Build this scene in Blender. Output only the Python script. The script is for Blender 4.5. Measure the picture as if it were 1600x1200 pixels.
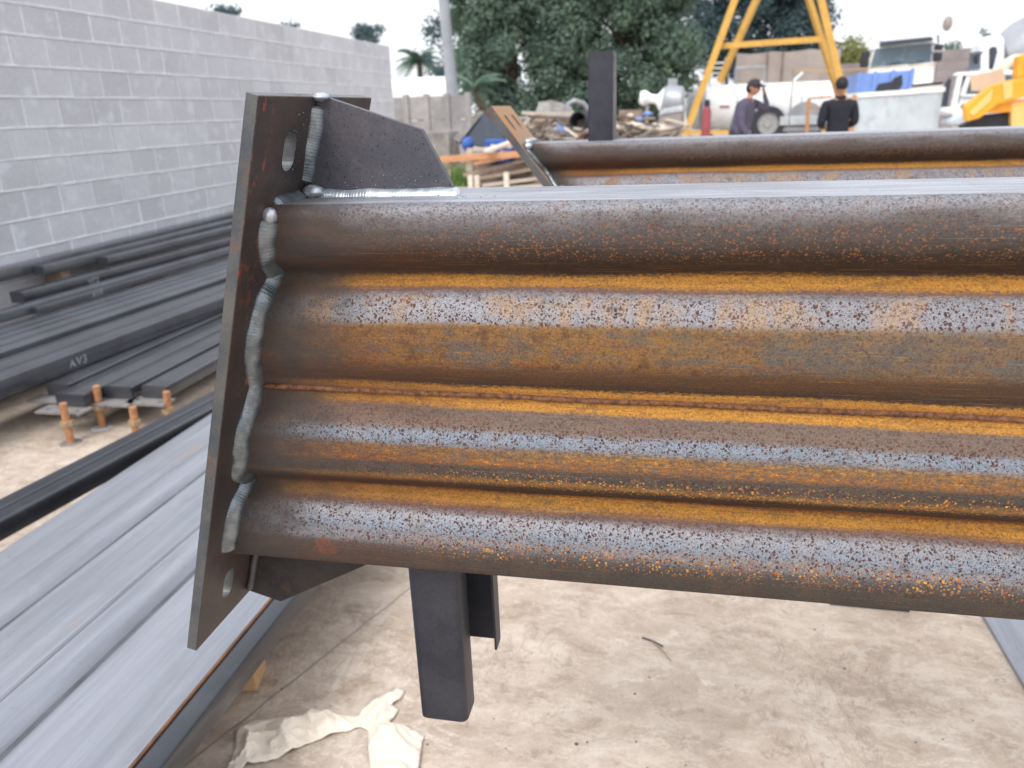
import bpy, bmesh, math, random
from mathutils import Vector, Matrix, noise as mnoise
R = math.radians
rnd = random.Random(7)
scene = bpy.context.scene
for o in list(bpy.data.objects): bpy.data.objects.remove(o)

# ------------------------------------------------------------------ camera
CAM_H, PITCH, ROLL, YAW, FPX = 1.42, R(19.5), R(1.8), R(12.3), 1210.0
fwd = Vector((-math.sin(YAW)*math.cos(PITCH), math.cos(YAW)*math.cos(PITCH), -math.sin(PITCH)))
rgt = Vector((math.cos(YAW), math.sin(YAW), 0)); upv = rgt.cross(fwd)
IR = rgt*math.cos(ROLL) - upv*math.sin(ROLL); IU = rgt*math.sin(ROLL) + upv*math.cos(ROLL)
CAMLOC = Vector((0, 0, CAM_H))
cam = bpy.data.cameras.new('camera'); camo = bpy.data.objects.new('camera', cam)
scene.collection.objects.link(camo); scene.camera = camo
cam.sensor_width = 36; cam.lens = FPX/1600*36; cam.clip_start = .02; cam.clip_end = 900
M4 = Matrix((IR, IU, -fwd)).transposed().to_4x4(); M4.translation = CAMLOC; camo.matrix_world = M4
cam.dof.use_dof = True; cam.dof.focus_distance = .84; cam.dof.aperture_fstop = 6.8; cam.dof.aperture_blades = 0

# ------------------------------------------------------------------ sky, sun, exposure (bright overcast)
SUN_EL, SUN_AZ = R(50), R(200)
w = bpy.data.worlds.new('World'); scene.world = w; w.use_nodes = True
nt = w.node_tree; nt.nodes.clear()
sky = nt.nodes.new('ShaderNodeTexSky'); sky.sky_type = 'NISHITA'; sky.sun_disc = False
sky.sun_elevation = SUN_EL; sky.sun_rotation = SUN_AZ; sky.dust_density = 4; sky.air_density = 1.0
hs = nt.nodes.new('ShaderNodeHueSaturation'); hs.inputs['Saturation'].default_value = .16; hs.inputs['Value'].default_value = 1.0
cl = nt.nodes.new('ShaderNodeMix'); cl.data_type = 'RGBA'; cl.inputs[0].default_value = .72
cl.inputs[7].default_value = (10.2, 10.5, 11.2, 1)       # an even deck of bright cloud
bg = nt.nodes.new('ShaderNodeBackground'); bg.inputs['Strength'].default_value = .1
wo = nt.nodes.new('ShaderNodeOutputWorld')
nt.links.new(sky.outputs[0], hs.inputs['Color']); nt.links.new(hs.outputs[0], cl.inputs[6])
nt.links.new(cl.outputs[2], bg.inputs[0]); nt.links.new(bg.outputs[0], wo.inputs[0])
sl = bpy.data.lights.new('sun', 'SUN'); sl.energy = 1.1; sl.angle = R(25); sl.color = (1, .97, .93)
so = bpy.data.objects.new('sun', sl); scene.collection.objects.link(so)
sd = Vector((math.sin(SUN_AZ)*math.cos(SUN_EL), math.cos(SUN_AZ)*math.cos(SUN_EL), math.sin(SUN_EL)))
so.rotation_euler = sd.to_track_quat('Z', 'Y').to_euler()
vs = scene.view_settings; vs.view_transform = 'Standard'; vs.look = 'None'; vs.gamma = 1; vs.exposure = .62
vs.use_curve_mapping = False
scene.cycles.use_denoising = True; scene.cycles.max_bounces = 6; scene.cycles.diffuse_bounces = 3

# ------------------------------------------------------------------ helpers
def pray(px, py): return IR*((px-800)/FPX) - IU*((py-600)/FPX) + fwd
def at(px, py, Y): r = pray(px, py); return CAMLOC + r*(Y/r.y)          # a sight line met at depth Y
def atz(px, py, z): r = pray(px, py); return CAMLOC + r*((z-CAM_H)/r.z)  # met at height z
def tag(o, label=None, cat=None, group=None, kind=None):
    if label: o['label'] = label
    if cat: o['category'] = cat
    if group: o['group'] = group
    if kind: o['kind'] = kind
    return o
COL = scene.collection.objects
def empty(name, loc=(0, 0, 0), rz=0, label=None, cat=None, group=None):
    o = bpy.data.objects.new(name, None); COL.link(o); o.location = loc; o.rotation_euler = (0, 0, rz)
    o.empty_display_size = .1
    return tag(o, label, cat, group)
def link_mesh(name, me, m, parent=None, smooth=False):
    o = bpy.data.objects.new(name, me); COL.link(o)
    if m is not None and not me.materials: me.materials.append(m)
    if parent is not None: o.parent = parent
    if smooth:
        for p in me.polygons: p.use_smooth = True
    return o
class MB:
    def __init__(s): s.v = []; s.f = []
    def add(s, vs, fs):
        b = len(s.v); s.v += [tuple(v) for v in vs]; s.f += [tuple(i+b for i in f) for f in fs]; return s
    def box(s, x0, x1, y0, y1, z0, z1):
        return s.add([(x0,y0,z0),(x1,y0,z0),(x1,y1,z0),(x0,y1,z0),(x0,y0,z1),(x1,y0,z1),(x1,y1,z1),(x0,y1,z1)],
                     [(3,2,1,0),(4,5,6,7),(0,1,5,4),(1,2,6,5),(2,3,7,6),(3,0,4,7)])
    def bar(s, p0, p1, w, h, up=(0, 0, 1)):
        p0 = Vector(p0); p1 = Vector(p1); d = (p1-p0).normalized(); u = Vector(up)
        if abs(d.dot(u)) > .98: u = Vector((0, 1, 0))
        a = d.cross(u).normalized(); b = a.cross(d)
        q = []
        for p in (p0, p1):
            for i, j in ((-1,-1),(1,-1),(1,1),(-1,1)): q.append(p + a*(i*w/2) + b*(j*h/2))
        return s.add(q, [(3,2,1,0),(4,5,6,7),(0,1,5,4),(1,2,6,5),(2,3,7,6),(3,0,4,7)])
    def tube(s, path, rad, n=10, caps=True, flat=1.0, up=(0, 0, 1), face=None):
        path = [Vector(p) for p in path]; rr = rad if isinstance(rad, (list, tuple)) else [rad]*len(path)
        vs = []; fs = []; prev = None
        for i, p in enumerate(path):
            d = (path[min(i+1, len(path)-1)] - path[max(i-1, 0)]).normalized()
            if face is not None: a = d.cross(Vector(face)).normalized()
            elif prev is None:
                u = Vector(up)
                if abs(d.dot(u)) > .95: u = Vector((1, 0, 0))
                a = d.cross(u).normalized()
            else: a = (prev - d*prev.dot(d)).normalized()
            prev = a; b = d.cross(a)
            for k in range(n):
                t = 2*math.pi*k/n; vs.append(p + (a*math.cos(t) + b*(math.sin(t)*flat))*rr[i])
        for i in range(len(path)-1):
            for k in range(n):
                k2 = (k+1) % n; fs.append((i*n+k, i*n+k2, (i+1)*n+k2, (i+1)*n+k))
        if caps: fs.append(tuple(range(n-1, -1, -1))); fs.append(tuple(range((len(path)-1)*n, len(path)*n)))
        return s.add(vs, fs)
    def cyl(s, p0, p1, r0, r1=None, n=16): return s.tube([p0, p1], [r0, r0 if r1 is None else r1], n)
    def prism(s, poly, ax, a0, a1):        # polygon in the two other axes, extruded along axis ax
        n = len(poly); vs = []
        for a in (a0, a1):
            for p, q in poly:
                vs.append({'x': (a, p, q), 'y': (p, a, q), 'z': (p, q, a)}[ax])
        fs = [(i, (i+1) % n, n+(i+1) % n, n+i) for i in range(n)] + [tuple(range(n-1, -1, -1)), tuple(range(n, 2*n))]
        return s.add(vs, fs)
    def lathe(s, prof, p0, d, n=24, caps=True):        # prof: (t along d, radius)
        p0 = Vector(p0); d = Vector(d).normalized(); a = d.orthogonal().normalized(); b = d.cross(a); vs = []; fs = []
        for t, r in prof:
            for k in range(n): q = 2*math.pi*k/n; vs.append(p0 + d*t + (a*math.cos(q) + b*math.sin(q))*r)
        for i in range(len(prof)-1):
            for k in range(n): k2 = (k+1) % n; fs.append((i*n+k, i*n+k2, (i+1)*n+k2, (i+1)*n+k))
        if caps: fs.append(tuple(range(n-1, -1, -1))); fs.append(tuple(range((len(prof)-1)*n, len(prof)*n)))
        return s.add(vs, fs)
    def blob(s, c, rx, ry, rz, n=10, m=7, amp=0, fr=3, seed=0):
        vs = []; fs = []; c = Vector(c)
        for j in range(m+1):
            th = math.pi*j/m
            for i in range(n):
                ph = 2*math.pi*i/n; u = Vector((math.sin(th)*math.cos(ph), math.sin(th)*math.sin(ph), math.cos(th)))
                k = 1 + (amp*mnoise.noise(u*fr + Vector((seed*7.1, seed*3.3, 0))) if amp else 0)
                vs.append(c + Vector((u.x*rx, u.y*ry, u.z*rz))*k)
        for j in range(m):
            for i in range(n): fs.append((j*n+i, (j+1)*n+i, (j+1)*n+(i+1) % n, j*n+(i+1) % n))
        return s.add(vs, fs)
    def build(s, name, m, parent=None, smooth=False, bevel=0, seg=1, weld=False, angle=40):
        me = bpy.data.meshes.new(name); me.from_pydata(s.v, [], s.f); me.validate()
        bm = bmesh.new(); bm.from_mesh(me)
        if weld: bmesh.ops.remove_doubles(bm, verts=bm.verts, dist=1e-5)
        if bevel:
            es = [e for e in bm.edges if len(e.link_faces) == 2 and e.calc_face_angle(0) > R(30)]
            bmesh.ops.bevel(bm, geom=es, offset=bevel, segments=seg, affect='EDGES', clamp_overlap=True)
        bmesh.ops.recalc_face_normals(bm, faces=bm.faces); bm.to_mesh(me); bm.free()
        o = link_mesh(name, me, m, parent)
        if smooth:
            for p in me.polygons: p.use_smooth = True
            try: me.set_sharp_from_angle(angle=R(angle))
            except Exception: pass
        return o
def boxobj(name, m, parent, x0, x1, y0, y1, z0, z1, bevel=0, **k):
    return MB().box(x0, x1, y0, y1, z0, z1).build(name, m, parent, bevel=bevel, **k)
def dup(o, parent=None):
    c = o.copy(); COL.link(c); c.parent = parent
    for ch in list(o.children): dup(ch, c)
    return c
def cut(o, cutters):                        # real holes, applied
    for c in cutters:
        c.parent = o.parent
        md = o.modifiers.new('cut', 'BOOLEAN'); md.operation = 'DIFFERENCE'; md.object = c; md.solver = 'EXACT'
    dg = bpy.context.evaluated_depsgraph_get(); me = bpy.data.meshes.new_from_object(o.evaluated_get(dg))
    o.modifiers.clear(); o.data = me
    for c in cutters: bpy.data.objects.remove(c)
    return o

# ------------------------------------------------------------------ node helper
class G:
    def __init__(s, name):
        s.m = bpy.data.materials.new(name); s.m.use_nodes = True; s.t = s.m.node_tree; s.t.nodes.clear()
        s.out = s.n('ShaderNodeOutputMaterial'); s.b = s.n('ShaderNodeBsdfPrincipled'); s.l(s.b.outputs[0], s.out.inputs[0])
    def n(s, ty, **k):
        x = s.t.nodes.new(ty)
        for a, v in k.items(): setattr(x, a, v)
        return x
    def l(s, a, b): s.t.links.new(a, b)
    def put(s, sock, v):
        if hasattr(v, 'is_output'): s.l(v, sock)
        else: sock.default_value = v
    def obj(s): return s.n('ShaderNodeTexCoord').outputs['Object']
    def geo(s): return s.n('ShaderNodeNewGeometry').outputs['Position']
    def rand(s): return s.n('ShaderNodeObjectInfo').outputs['Random']
    def sep(s, v): x = s.n('ShaderNodeSeparateXYZ'); s.l(v, x.inputs[0]); return x.outputs
    def map(s, v, sc=(1, 1, 1), loc=(0, 0, 0), rot=(0, 0, 0)):
        x = s.n('ShaderNodeMapping'); s.l(v, x.inputs[0]); s.put(x.inputs['Scale'], sc); s.put(x.inputs['Location'], loc)
        s.put(x.inputs['Rotation'], rot); return x.outputs[0]
    def noise(s, v, sc=5, det=4, rough=.55, dist=0):
        x = s.n('ShaderNodeTexNoise'); s.l(v, x.inputs['Vector']); s.put(x.inputs['Scale'], sc); s.put(x.inputs['Detail'], det)
        s.put(x.inputs['Roughness'], rough); s.put(x.inputs['Distortion'], dist); return x.outputs[0]
    def vor(s, v, sc=5, feat='F1', rnd_=1, out='Distance'):
        x = s.n('ShaderNodeTexVoronoi', feature=feat); s.l(v, x.inputs['Vector']); s.put(x.inputs['Scale'], sc)
        s.put(x.inputs['Randomness'], rnd_); return x.outputs[out]
    def mth(s, op, a, b=0.0, c=None, clamp=False):
        x = s.n('ShaderNodeMath', operation=op); x.use_clamp = clamp; s.put(x.inputs[0], a); s.put(x.inputs[1], b)
        if c is not None: s.put(x.inputs[2], c)
        return x.outputs[0]
    def ss(s, v, a, b):                     # smoothstep a..b -> 0..1
        x = s.n('ShaderNodeMapRange', interpolation_type='SMOOTHSTEP'); s.put(x.inputs[0], v)
        x.inputs[1].default_value = a; x.inputs[2].default_value = b; return x.outputs[0]
    def ramp(s, v, stops, interp='LINEAR'):
        x = s.n('ShaderNodeValToRGB'); e = x.color_ramp.elements; x.color_ramp.interpolation = interp
        while len(e) < len(stops): e.new(.5)
        for i, (p, c) in enumerate(stops):
            e[i].position = p; e[i].color = c if len(c) == 4 else (*c, 1)
        s.put(x.inputs[0], v); return x.outputs[0]
    def mix(s, f, a, b, mode='MIX'):
        x = s.n('ShaderNodeMix', data_type='RGBA', blend_type=mode); s.put(x.inputs[0], f)
        for i, v in ((6, a), (7, b)):
            if isinstance(v, (tuple, list)) and len(v) == 3: v = (*v, 1)
            s.put(x.inputs[i], v)
        return x.outputs[2]
    def bump(s, h, st=.3, d=.01):
        x = s.n('ShaderNodeBump'); s.put(x.inputs['Strength'], st); s.put(x.inputs['Distance'], d); s.l(h, x.inputs['Height'])
        s.l(x.outputs[0], s.b.inputs['Normal']); return x
    def fin(s, col=None, rough=None, metal=None, spec=None):
        for k, v in (('Base Color', col), ('Roughness', rough), ('Metallic', metal), ('Specular IOR Level', spec)):
            if v is not None:
                if isinstance(v, (tuple, list)) and len(v) == 3: v = (*v, 1)
                s.put(s.b.inputs[k], v)
        return s.m
def S(r, g, b):                             # sRGB bytes -> linear
    f = lambda c: (c/255/12.92 if c/255 <= .04045 else ((c/255+.055)/1.055)**2.4)
    return (f(r), f(g), f(b))
def paint(name, c, rough=.5, metal=0, var=.12, sc=6, bump=0.0, dirt=None, spec=.4):
    g = G(name); o = g.obj(); n = g.noise(o, sc, 5, .6)
    c2 = tuple(max(0, x*(1-var*2.2)) for x in c); c1 = tuple(min(1, x*(1+var)) for x in c)
    col = g.mix(g.ss(n, .3, .7), c2, c1)
    if dirt: col = g.mix(g.ss(g.noise(o, sc*2.3, 6, .7), .5, .72), col, dirt)
    if bump: g.bump(g.noise(o, sc*8, 5, .6), .35, bump)
    return g.fin(col, rough, metal, spec)

# ------------------------------------------------------------------ materials
def m_beam(name, kx=.294, hx=.16):
    g = G(name); o = g.obj(); x, y, z = g.sep(o)
    st = g.map(o, (1.5, 6, 26)); broad = g.noise(st, 2.2, 4, .6)            # long streaks along the beam
    fine = g.noise(g.map(o, (55, 60, 130)), 4.0, 5, .7)
    grit = g.noise(o, 420, 3, .6)
    patch = g.noise(g.map(o, (7, 12, 22)), 1.6, 5, .65)
    zz = g.mth('ADD', z, g.mth('MULTIPLY', g.mth('SUBTRACT', broad, .5), .014))
    zz = g.mth('ADD', zz, g.mth('MULTIPLY', g.mth('SUBTRACT', fine, .5), .012))
    mid_ = g.mth('MULTIPLY', g.ss(z, -.05, -.015), g.ss(z, .06, .02))
    zz = g.mth('ADD', zz, g.mth('MULTIPLY', g.mth('MULTIPLY', g.mth('SUBTRACT', x, .1), .0085), mid_))
    t = g.mth('DIVIDE', g.mth('ADD', zz, .23), .46)
    # the seam and the bands beside it drift down the face towards the right
    T = lambda sv: (sv+.23)/.46
    OR = S(188, 138, 50); OR2 = S(156, 104, 46); DB = S(70, 60, 53); YB = S(154, 120, 66); BR = S(110, 84, 60)
    ME = S(146, 146, 151); BL = S(140, 149, 160); PK = S(126, 110, 101); GB = S(90, 88, 84); GR = S(98, 98, 100); LG = S(82, 80, 76); MR = S(116, 90, 84)  # rust and scale colours, with sky sheen and lobe underside shade painted in
    bands = [(-.23, LG), (-.200, LG), (-.190, GR), (-.180, ME), (-.166, BL), (-.150, ME), (-.143, MR), (-.1385, OR), (-.130, OR), (-.127, OR2), (-.122, DB),
             (-.106, DB), (-.099, YB), (-.092, GB), (-.080, GB), (-.074, OR2), (-.060, YB), (-.054, BL), (-.042, BL),
             (-.034, PK), (-.016, PK), (-.013, OR), (-.004, OR), (.0, OR2), (.012, OR), (.016, DB), (.028, BR), (.040, BR), (.044, OR2), (.052, YB), (.082, YB),
             (.088, ME), (.114, ME), (.1195, MR), (.1225, OR), (.130, OR), (.135, DB), (.162, DB), (.180, GR), (.203, ME), (.23, BL)]
    lo = g.ramp(t, [(T(a), c) for a, c in bands if a <= .001]); hi = g.ramp(t, [(T(a), c) for a, c in bands if a >= -.005])
    base = g.mix(g.ss(zz, -.002, .0), lo, hi)
    mb = [(-.23, .5), (-.190, .5), (-.184, 1), (-.150, 1), (-.142, .1), (-.102, .1), (-.094, .8), (-.082, .8), (-.076, .1), (-.056, .3), (-.052, 1),
          (-.040, 1), (-.030, .6), (-.015, .1), (-.012, 0), (.03, .1), (.05, .25), (.082, .3), (.088, 1), (.110, 1), (.116, 0), (.14, .1), (.165, .3), (.19, .7), (.23, 1)]
    scale_ = g.n('ShaderNodeSeparateColor'); g.l(g.ramp(t, [(T(a), (v, v, v)) for a, v in mb]), scale_.inputs[0]); mw = scale_.outputs[0]
    # patches of thin orange wash over the pale bands, and of grey scale over the rusty face
    wash = g.mth('MULTIPLY', g.ss(g.noise(g.map(o, (16, 10, 7), (3, 1, 2)), 1.4, 6, .68), .47, .62), g.mth('ADD', .18, g.mth('MULTIPLY', g.mth('MULTIPLY', g.ss(z, .074, .09), g.ss(z, .125, .112)), .82)))
    base = g.mix(g.mth('MULTIPLY', g.mth('MULTIPLY', wash, mw), .55), base, S(186, 152, 112)); mw = g.mth('MULTIPLY', mw, g.mth('SUBTRACT', 1.0, g.mth('MULTIPLY', wash, .5)))
    face = g.mth('MULTIPLY', g.ss(z, .030, .046), g.ss(z, .092, .078))
    bl = g.noise(g.map(o, (26, 20, 30), (2, 0, 5)), 1.5, 7, .72); fcol = g.ramp(bl, [(.30, S(84, 70, 60)), (.41, S(116, 88, 62)), (.48, S(150, 112, 60)), (.54, S(128, 106, 80)), (.63, S(104, 99, 94))])
    base = g.mix(g.mth('MULTIPLY', face, .85), base, fcol)
    # grey scale gains on the rust towards the right, with an old smeared zigzag mark
    gx_ = g.mth('MULTIPLY', g.mth('MULTIPLY', g.ss(g.mth('ADD', x, g.mth('MULTIPLY', g.noise(o, 14, 4, .7), .35)), .62, .86), face), .65); base = g.mix(gx_, base, g.mix(g.ss(bl, .4, .6), S(128, 114, 98), S(112, 107, 102)))
    tri = g.mth('PINGPONG', g.mth('ADD', x, g.mth('MULTIPLY', g.mth('SUBTRACT', g.noise(o, 22, 3, .6), .5), .03)), .034)
    zt_ = g.mth('ADD', .046, g.mth('MULTIPLY', tri, 1.05)); sd_ = g.mth('ABSOLUTE', g.mth('SUBTRACT', g.mth('ADD', z, g.mth('MULTIPLY', g.mth('SUBTRACT', g.noise(o, 55, 4, .7), .5), .012)), zt_))
    smear = g.mth('MULTIPLY', g.mth('MULTIPLY', g.ss(sd_, .009, .005), g.ss(x, .59, .61)), g.ss(g.noise(o, 34, 5, .75), .42, .56)); base = g.mix(g.mth('MULTIPLY', g.mth('MULTIPLY', smear, face), .55), base, S(98, 98, 100))
    greyp = g.mth('MULTIPLY', g.ss(g.noise(g.map(o, (11, 10, 34), (1, 4, .3)), 1.7, 6, .7), .52, .62), face)
    base = g.mix(g.mth('MULTIPLY', greyp, .85), base, S(110, 108, 104))
    base = g.mix(g.mth('MULTIPLY', g.mth('MULTIPLY', g.ss(patch, .52, .7), face), .6), base, S(146, 92, 58))
    # fibrous ochre and scale mixed on the lower lobe, redder flecks on the top lobe
    fib = g.noise(g.map(o, (60, 60, 150), (1, 2, 3)), 2.2, 6, .75); lowb = g.mth('MULTIPLY', g.ss(z, -.082, -.074), g.ss(z, -.050, -.058))
    base = g.mix(g.mth('MULTIPLY', lowb, g.ss(fib, .46, .58)), base, S(122, 108, 96)); base = g.mix(g.mth('MULTIPLY', lowb, g.ss(fib, .44, .36)), base, S(190, 140, 64))
    strk = g.noise(g.map(o, (5, 20, 330), (4, 1, 0)), 2.0, 4, .6); base = g.mix(g.mth('MULTIPLY', g.mth('MULTIPLY', g.ss(strk, .52, .68), g.mth('SUBTRACT', 1.0, mw)), .42), base, S(138, 92, 46)); base = g.mix(g.mth('MULTIPLY', g.mth('MULTIPLY', g.ss(strk, .42, .30), g.mth('SUBTRACT', 1.0, mw)), .35), base, S(204, 154, 76))
    org = g.mth('MULTIPLY', g.ss(fib, .55, .68), g.mth('SUBTRACT', 1.0, mw)); base = g.mix(g.mth('MULTIPLY', org, .45), base, S(120, 78, 44))
    tl = g.mth('MULTIPLY', g.ss(z, .15, .165), g.ss(z, .208, .195)); base = g.mix(g.mth('MULTIPLY', g.mth('MULTIPLY', tl, g.ss(patch, .42, .62)), .6), base, S(98, 92, 88))
    # fine fibre and grain
    base = g.mix(g.mth('MULTIPLY', g.ss(fine, .52, .72), .5), base, S(104, 70, 44), 'MIX')
    base = g.mix(.42, base, g.ramp(grit, [(.3, (.25, .24, .24)), (.5, (.5, .5, .5)), (.7, (.78, .77, .75))]), 'OVERLAY')
    flk = g.noise(g.map(o, (30, 30, 46), (9, 3, 1)), 1.5, 8, .78); base = g.mix(g.mth('MULTIPLY', g.ss(flk, .56, .62), .42), base, S(92, 84, 78)); base = g.mix(g.mth('MULTIPLY', g.ss(flk, .42, .36), .26), base, S(120, 92, 66))
    scx = g.noise(g.map(o, (2.5, 20, 520), (0, 0, 4)), 1.3, 3, .5); base = g.mix(g.mth('MULTIPLY', g.ss(scx, .66, .72), .35), base, S(150, 146, 140))
    # pits of maroon rust, two sizes, dense on the scale
    jig = g.n('ShaderNodeVectorMath', operation='ADD'); g.l(o, jig.inputs[0])
    nz = g.n('ShaderNodeTexNoise'); g.l(o, nz.inputs['Vector']); nz.inputs['Scale'].default_value = 260
    sc_ = g.n('ShaderNodeVectorMath', operation='SCALE'); g.l(nz.outputs[1], sc_.inputs[0]); sc_.inputs['Scale'].default_value = .0045; g.l(sc_.outputs[0], jig.inputs[1])
    jo = jig.outputs[0]
    dens = g.noise(g.map(o, (9, 9, 9)), 2.0, 3, .6)
    def pits(sc, lo_, hi_, th):
        d = g.vor(jo, sc); rc = g.n('ShaderNodeSeparateColor'); g.l(g.vor(jo, sc, out='Color'), rc.inputs[0])
        r_ = g.mth('MULTIPLY_ADD', rc.outputs[0], hi_, lo_)
        on = g.mth('GREATER_THAN', g.mth('ADD', rc.outputs[1], g.mth('MULTIPLY', dens, .8)), th)
        return g.mth('MULTIPLY', g.ss(g.mth('SUBTRACT', r_, d), -.05, .06), on), rc.outputs[2]
    p1, c1 = pits(250, .12, .33, .44); p2, c2 = pits(500, .16, .26, .64); p3, c3 = pits(160, .02, .26, .88)
    pit = g.mth('MAXIMUM', g.mth('MAXIMUM', p1, p2), p3)
    pw = g.mth('ADD', .22, g.mth('MULTIPLY', mw, .72))
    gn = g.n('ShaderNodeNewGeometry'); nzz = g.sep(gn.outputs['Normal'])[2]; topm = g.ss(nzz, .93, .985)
    pw = g.mth('MULTIPLY', g.mth('MULTIPLY', pw, g.mth('SUBTRACT', 1.0, topm)), g.mth('SUBTRACT', 1.0, g.mth('MULTIPLY', g.ss(z, .14, .17), .45)))
    pcol = g.mix(c1, S(74, 50, 52), S(112, 68, 52))
    base = g.mix(g.mth('MULTIPLY', pit, pw), base, pcol)
    # ochre blooms low on each lobe
    low = g.mth('MAXIMUM', g.mth('MULTIPLY', g.ss(z, -.206, -.190), g.ss(z, -.168, -.180)), g.mth('MULTIPLY', g.ss(z, -.112, -.102), g.ss(z, -.080, -.092)))
    low = g.mth('MAXIMUM', low, g.mth('MULTIPLY', g.mth('MULTIPLY', g.ss(z, .142, .160), g.ss(z, .204, .18)), .55))
    p4, c4 = pits(300, .12, .36, .5)
    along = g.ss(g.mth('ADD', x, g.mth('MULTIPLY', g.mth('SUBTRACT', broad, .5), .2)), .08, .34)
    base = g.mix(g.mth('MULTIPLY', g.mth('MULTIPLY', p4, low), along), base, g.mix(g.mth('MAXIMUM', c4, g.mth('MULTIPLY', g.ss(z, .14, .165), .75)), S(212, 162, 66), S(160, 92, 58)))
    rp = g.n('ShaderNodeVectorMath', operation='DISTANCE'); g.l(g.map(o, (1, 0, 1)), rp.inputs[0]); rp.inputs[1].default_value = (.075, 0, -.200)
    rpm = g.ss(g.mth('ADD', rp.outputs['Value'], g.mth('MULTIPLY', g.mth('SUBTRACT', g.noise(o, 90, 5, .7), .5), .03)), .017, .011)
    red_ = g.mth('MULTIPLY', g.mth('MULTIPLY', g.ss(g.mth('ADD', x, g.mth('MULTIPLY', g.mth('SUBTRACT', g.noise(g.map(o, (9, 9, 30), (7, 7, 7)), 1.6, 6, .7), .5), .55)), .36, .03), g.mth('SUBTRACT', 1.0, mw)), .6)
    base = g.mix(red_, base, g.mix(g.ss(fib, .42, .6), S(118, 70, 46), S(92, 66, 54)))
    # brown heat tint next to the end weld
    xe = g.mth('SUBTRACT', x, g.mth('MULTIPLY', z, kx))
    heat = g.ss(g.mth('ADD', xe, g.mth('MULTIPLY', g.mth('SUBTRACT', g.noise(g.map(o, (14, 8, 30)), 1.5, 5, .65), .5), hx)), hx, .03)
    base = g.mix(g.mth('MULTIPLY', heat, .9), base, g.mix(g.ss(patch, .45, .65), S(76, 71, 69), S(92, 78, 70)))
    base = g.mix(g.mth('MULTIPLY', g.mth('MULTIPLY', rpm, g.ss(g.noise(o, 210, 5, .7), .36, .56)), .62), base, S(138, 84, 60))
    mw = g.mth('MULTIPLY', mw, g.mth('SUBTRACT', 1.0, g.mth('MULTIPLY', heat, .55)))
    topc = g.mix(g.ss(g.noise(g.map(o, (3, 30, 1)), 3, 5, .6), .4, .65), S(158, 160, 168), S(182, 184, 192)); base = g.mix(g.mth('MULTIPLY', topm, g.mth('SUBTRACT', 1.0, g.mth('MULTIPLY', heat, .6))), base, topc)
    fade = g.mth('MULTIPLY', g.mth('MULTIPLY', g.ss(g.noise(g.map(o, (5, 9, 26), (8, 2, 6)), 1.7, 7, .72), .54, .64), g.mth('SUBTRACT', 1.0, mw)), .36); base = g.mix(fade, base, S(90, 80, 70))
    gm = g.n('ShaderNodeGamma'); g.l(base, gm.inputs[0]); gm.inputs[1].default_value = 1.2
    hsv = g.n('ShaderNodeHueSaturation'); hsv.inputs['Saturation'].default_value = .95; hsv.inputs['Value'].default_value = 1.06; g.l(gm.outputs[0], hsv.inputs['Color']); base = hsv.outputs[0]
    metal = g.mth('MULTIPLY', g.mth('MULTIPLY', mw, g.mth('SUBTRACT', 1.0, pit)), .34)
    rough = g.mth('SUBTRACT', .84, g.mth('MULTIPLY', metal, .95))
    rough = g.mth('ADD', rough, g.mth('MULTIPLY', g.mth('SUBTRACT', grit, .5), .2))
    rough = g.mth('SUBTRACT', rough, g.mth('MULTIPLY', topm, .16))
    hgt = g.mth('ADD', g.mth('MULTIPLY', grit, g.mth('SUBTRACT', 1.05, mw)), g.mth('MULTIPLY', pit, .7))
    hgt = g.mth('ADD', hgt, g.mth('MULTIPLY', fine, .6))
    g.bump(hgt, .45, .0013)
    return g.fin(base, rough, metal, .35)
def m_mill(name, c1, c2, rust, rust_amt=.62, rough=.45, metal=.5, sc=14, pits=True, blue=0.0):
    g = G(name); o = g.obj()
    n = g.noise(o, sc, 6, .62); base = g.mix(g.ss(n, .35, .65), c1, c2)
    n2 = g.noise(g.map(o, (1, 1, 1), (5, 3, 1)), sc*.8, 5, .65); r = g.ss(n2, rust_amt, rust_amt+.09)
    base = g.mix(g.mth('MULTIPLY', r, .85), base, rust)
    if pits:
        d = g.vor(o, 300); rc = g.n('ShaderNodeSeparateColor'); g.l(g.vor(o, 300, out='Color'), rc.inputs[0])
        p = g.mth('MULTIPLY', g.ss(g.mth('SUBTRACT', g.mth('MULTIPLY', rc.outputs[0], .36), d), -.04, .05), g.mth('GREATER_THAN', rc.outputs[1], .45))
        base = g.mix(g.mth('MULTIPLY', p, .7), base, S(40, 34, 36))
    fine = g.noise(o, 300, 3, .6)
    base = g.mix(.3, base, g.ramp(fine, [(.3, (.3, .3, .3)), (.7, (.7, .7, .7))]), 'OVERLAY')
    g.bump(fine, .25, .001)
    return g.fin(base, g.mth('ADD', rough, g.mth('MULTIPLY', r, .3)), g.mth('MULTIPLY', g.mth('SUBTRACT', 1.0, r), metal), .4)
MAT = {}
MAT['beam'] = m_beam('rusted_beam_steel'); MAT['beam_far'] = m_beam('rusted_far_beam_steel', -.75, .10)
MAT['plate'] = m_mill('plate_steel', S(70, 64, 64), S(84, 74, 70), S(150, 80, 58), .62, .5, .35, 18, pits=False)
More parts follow.
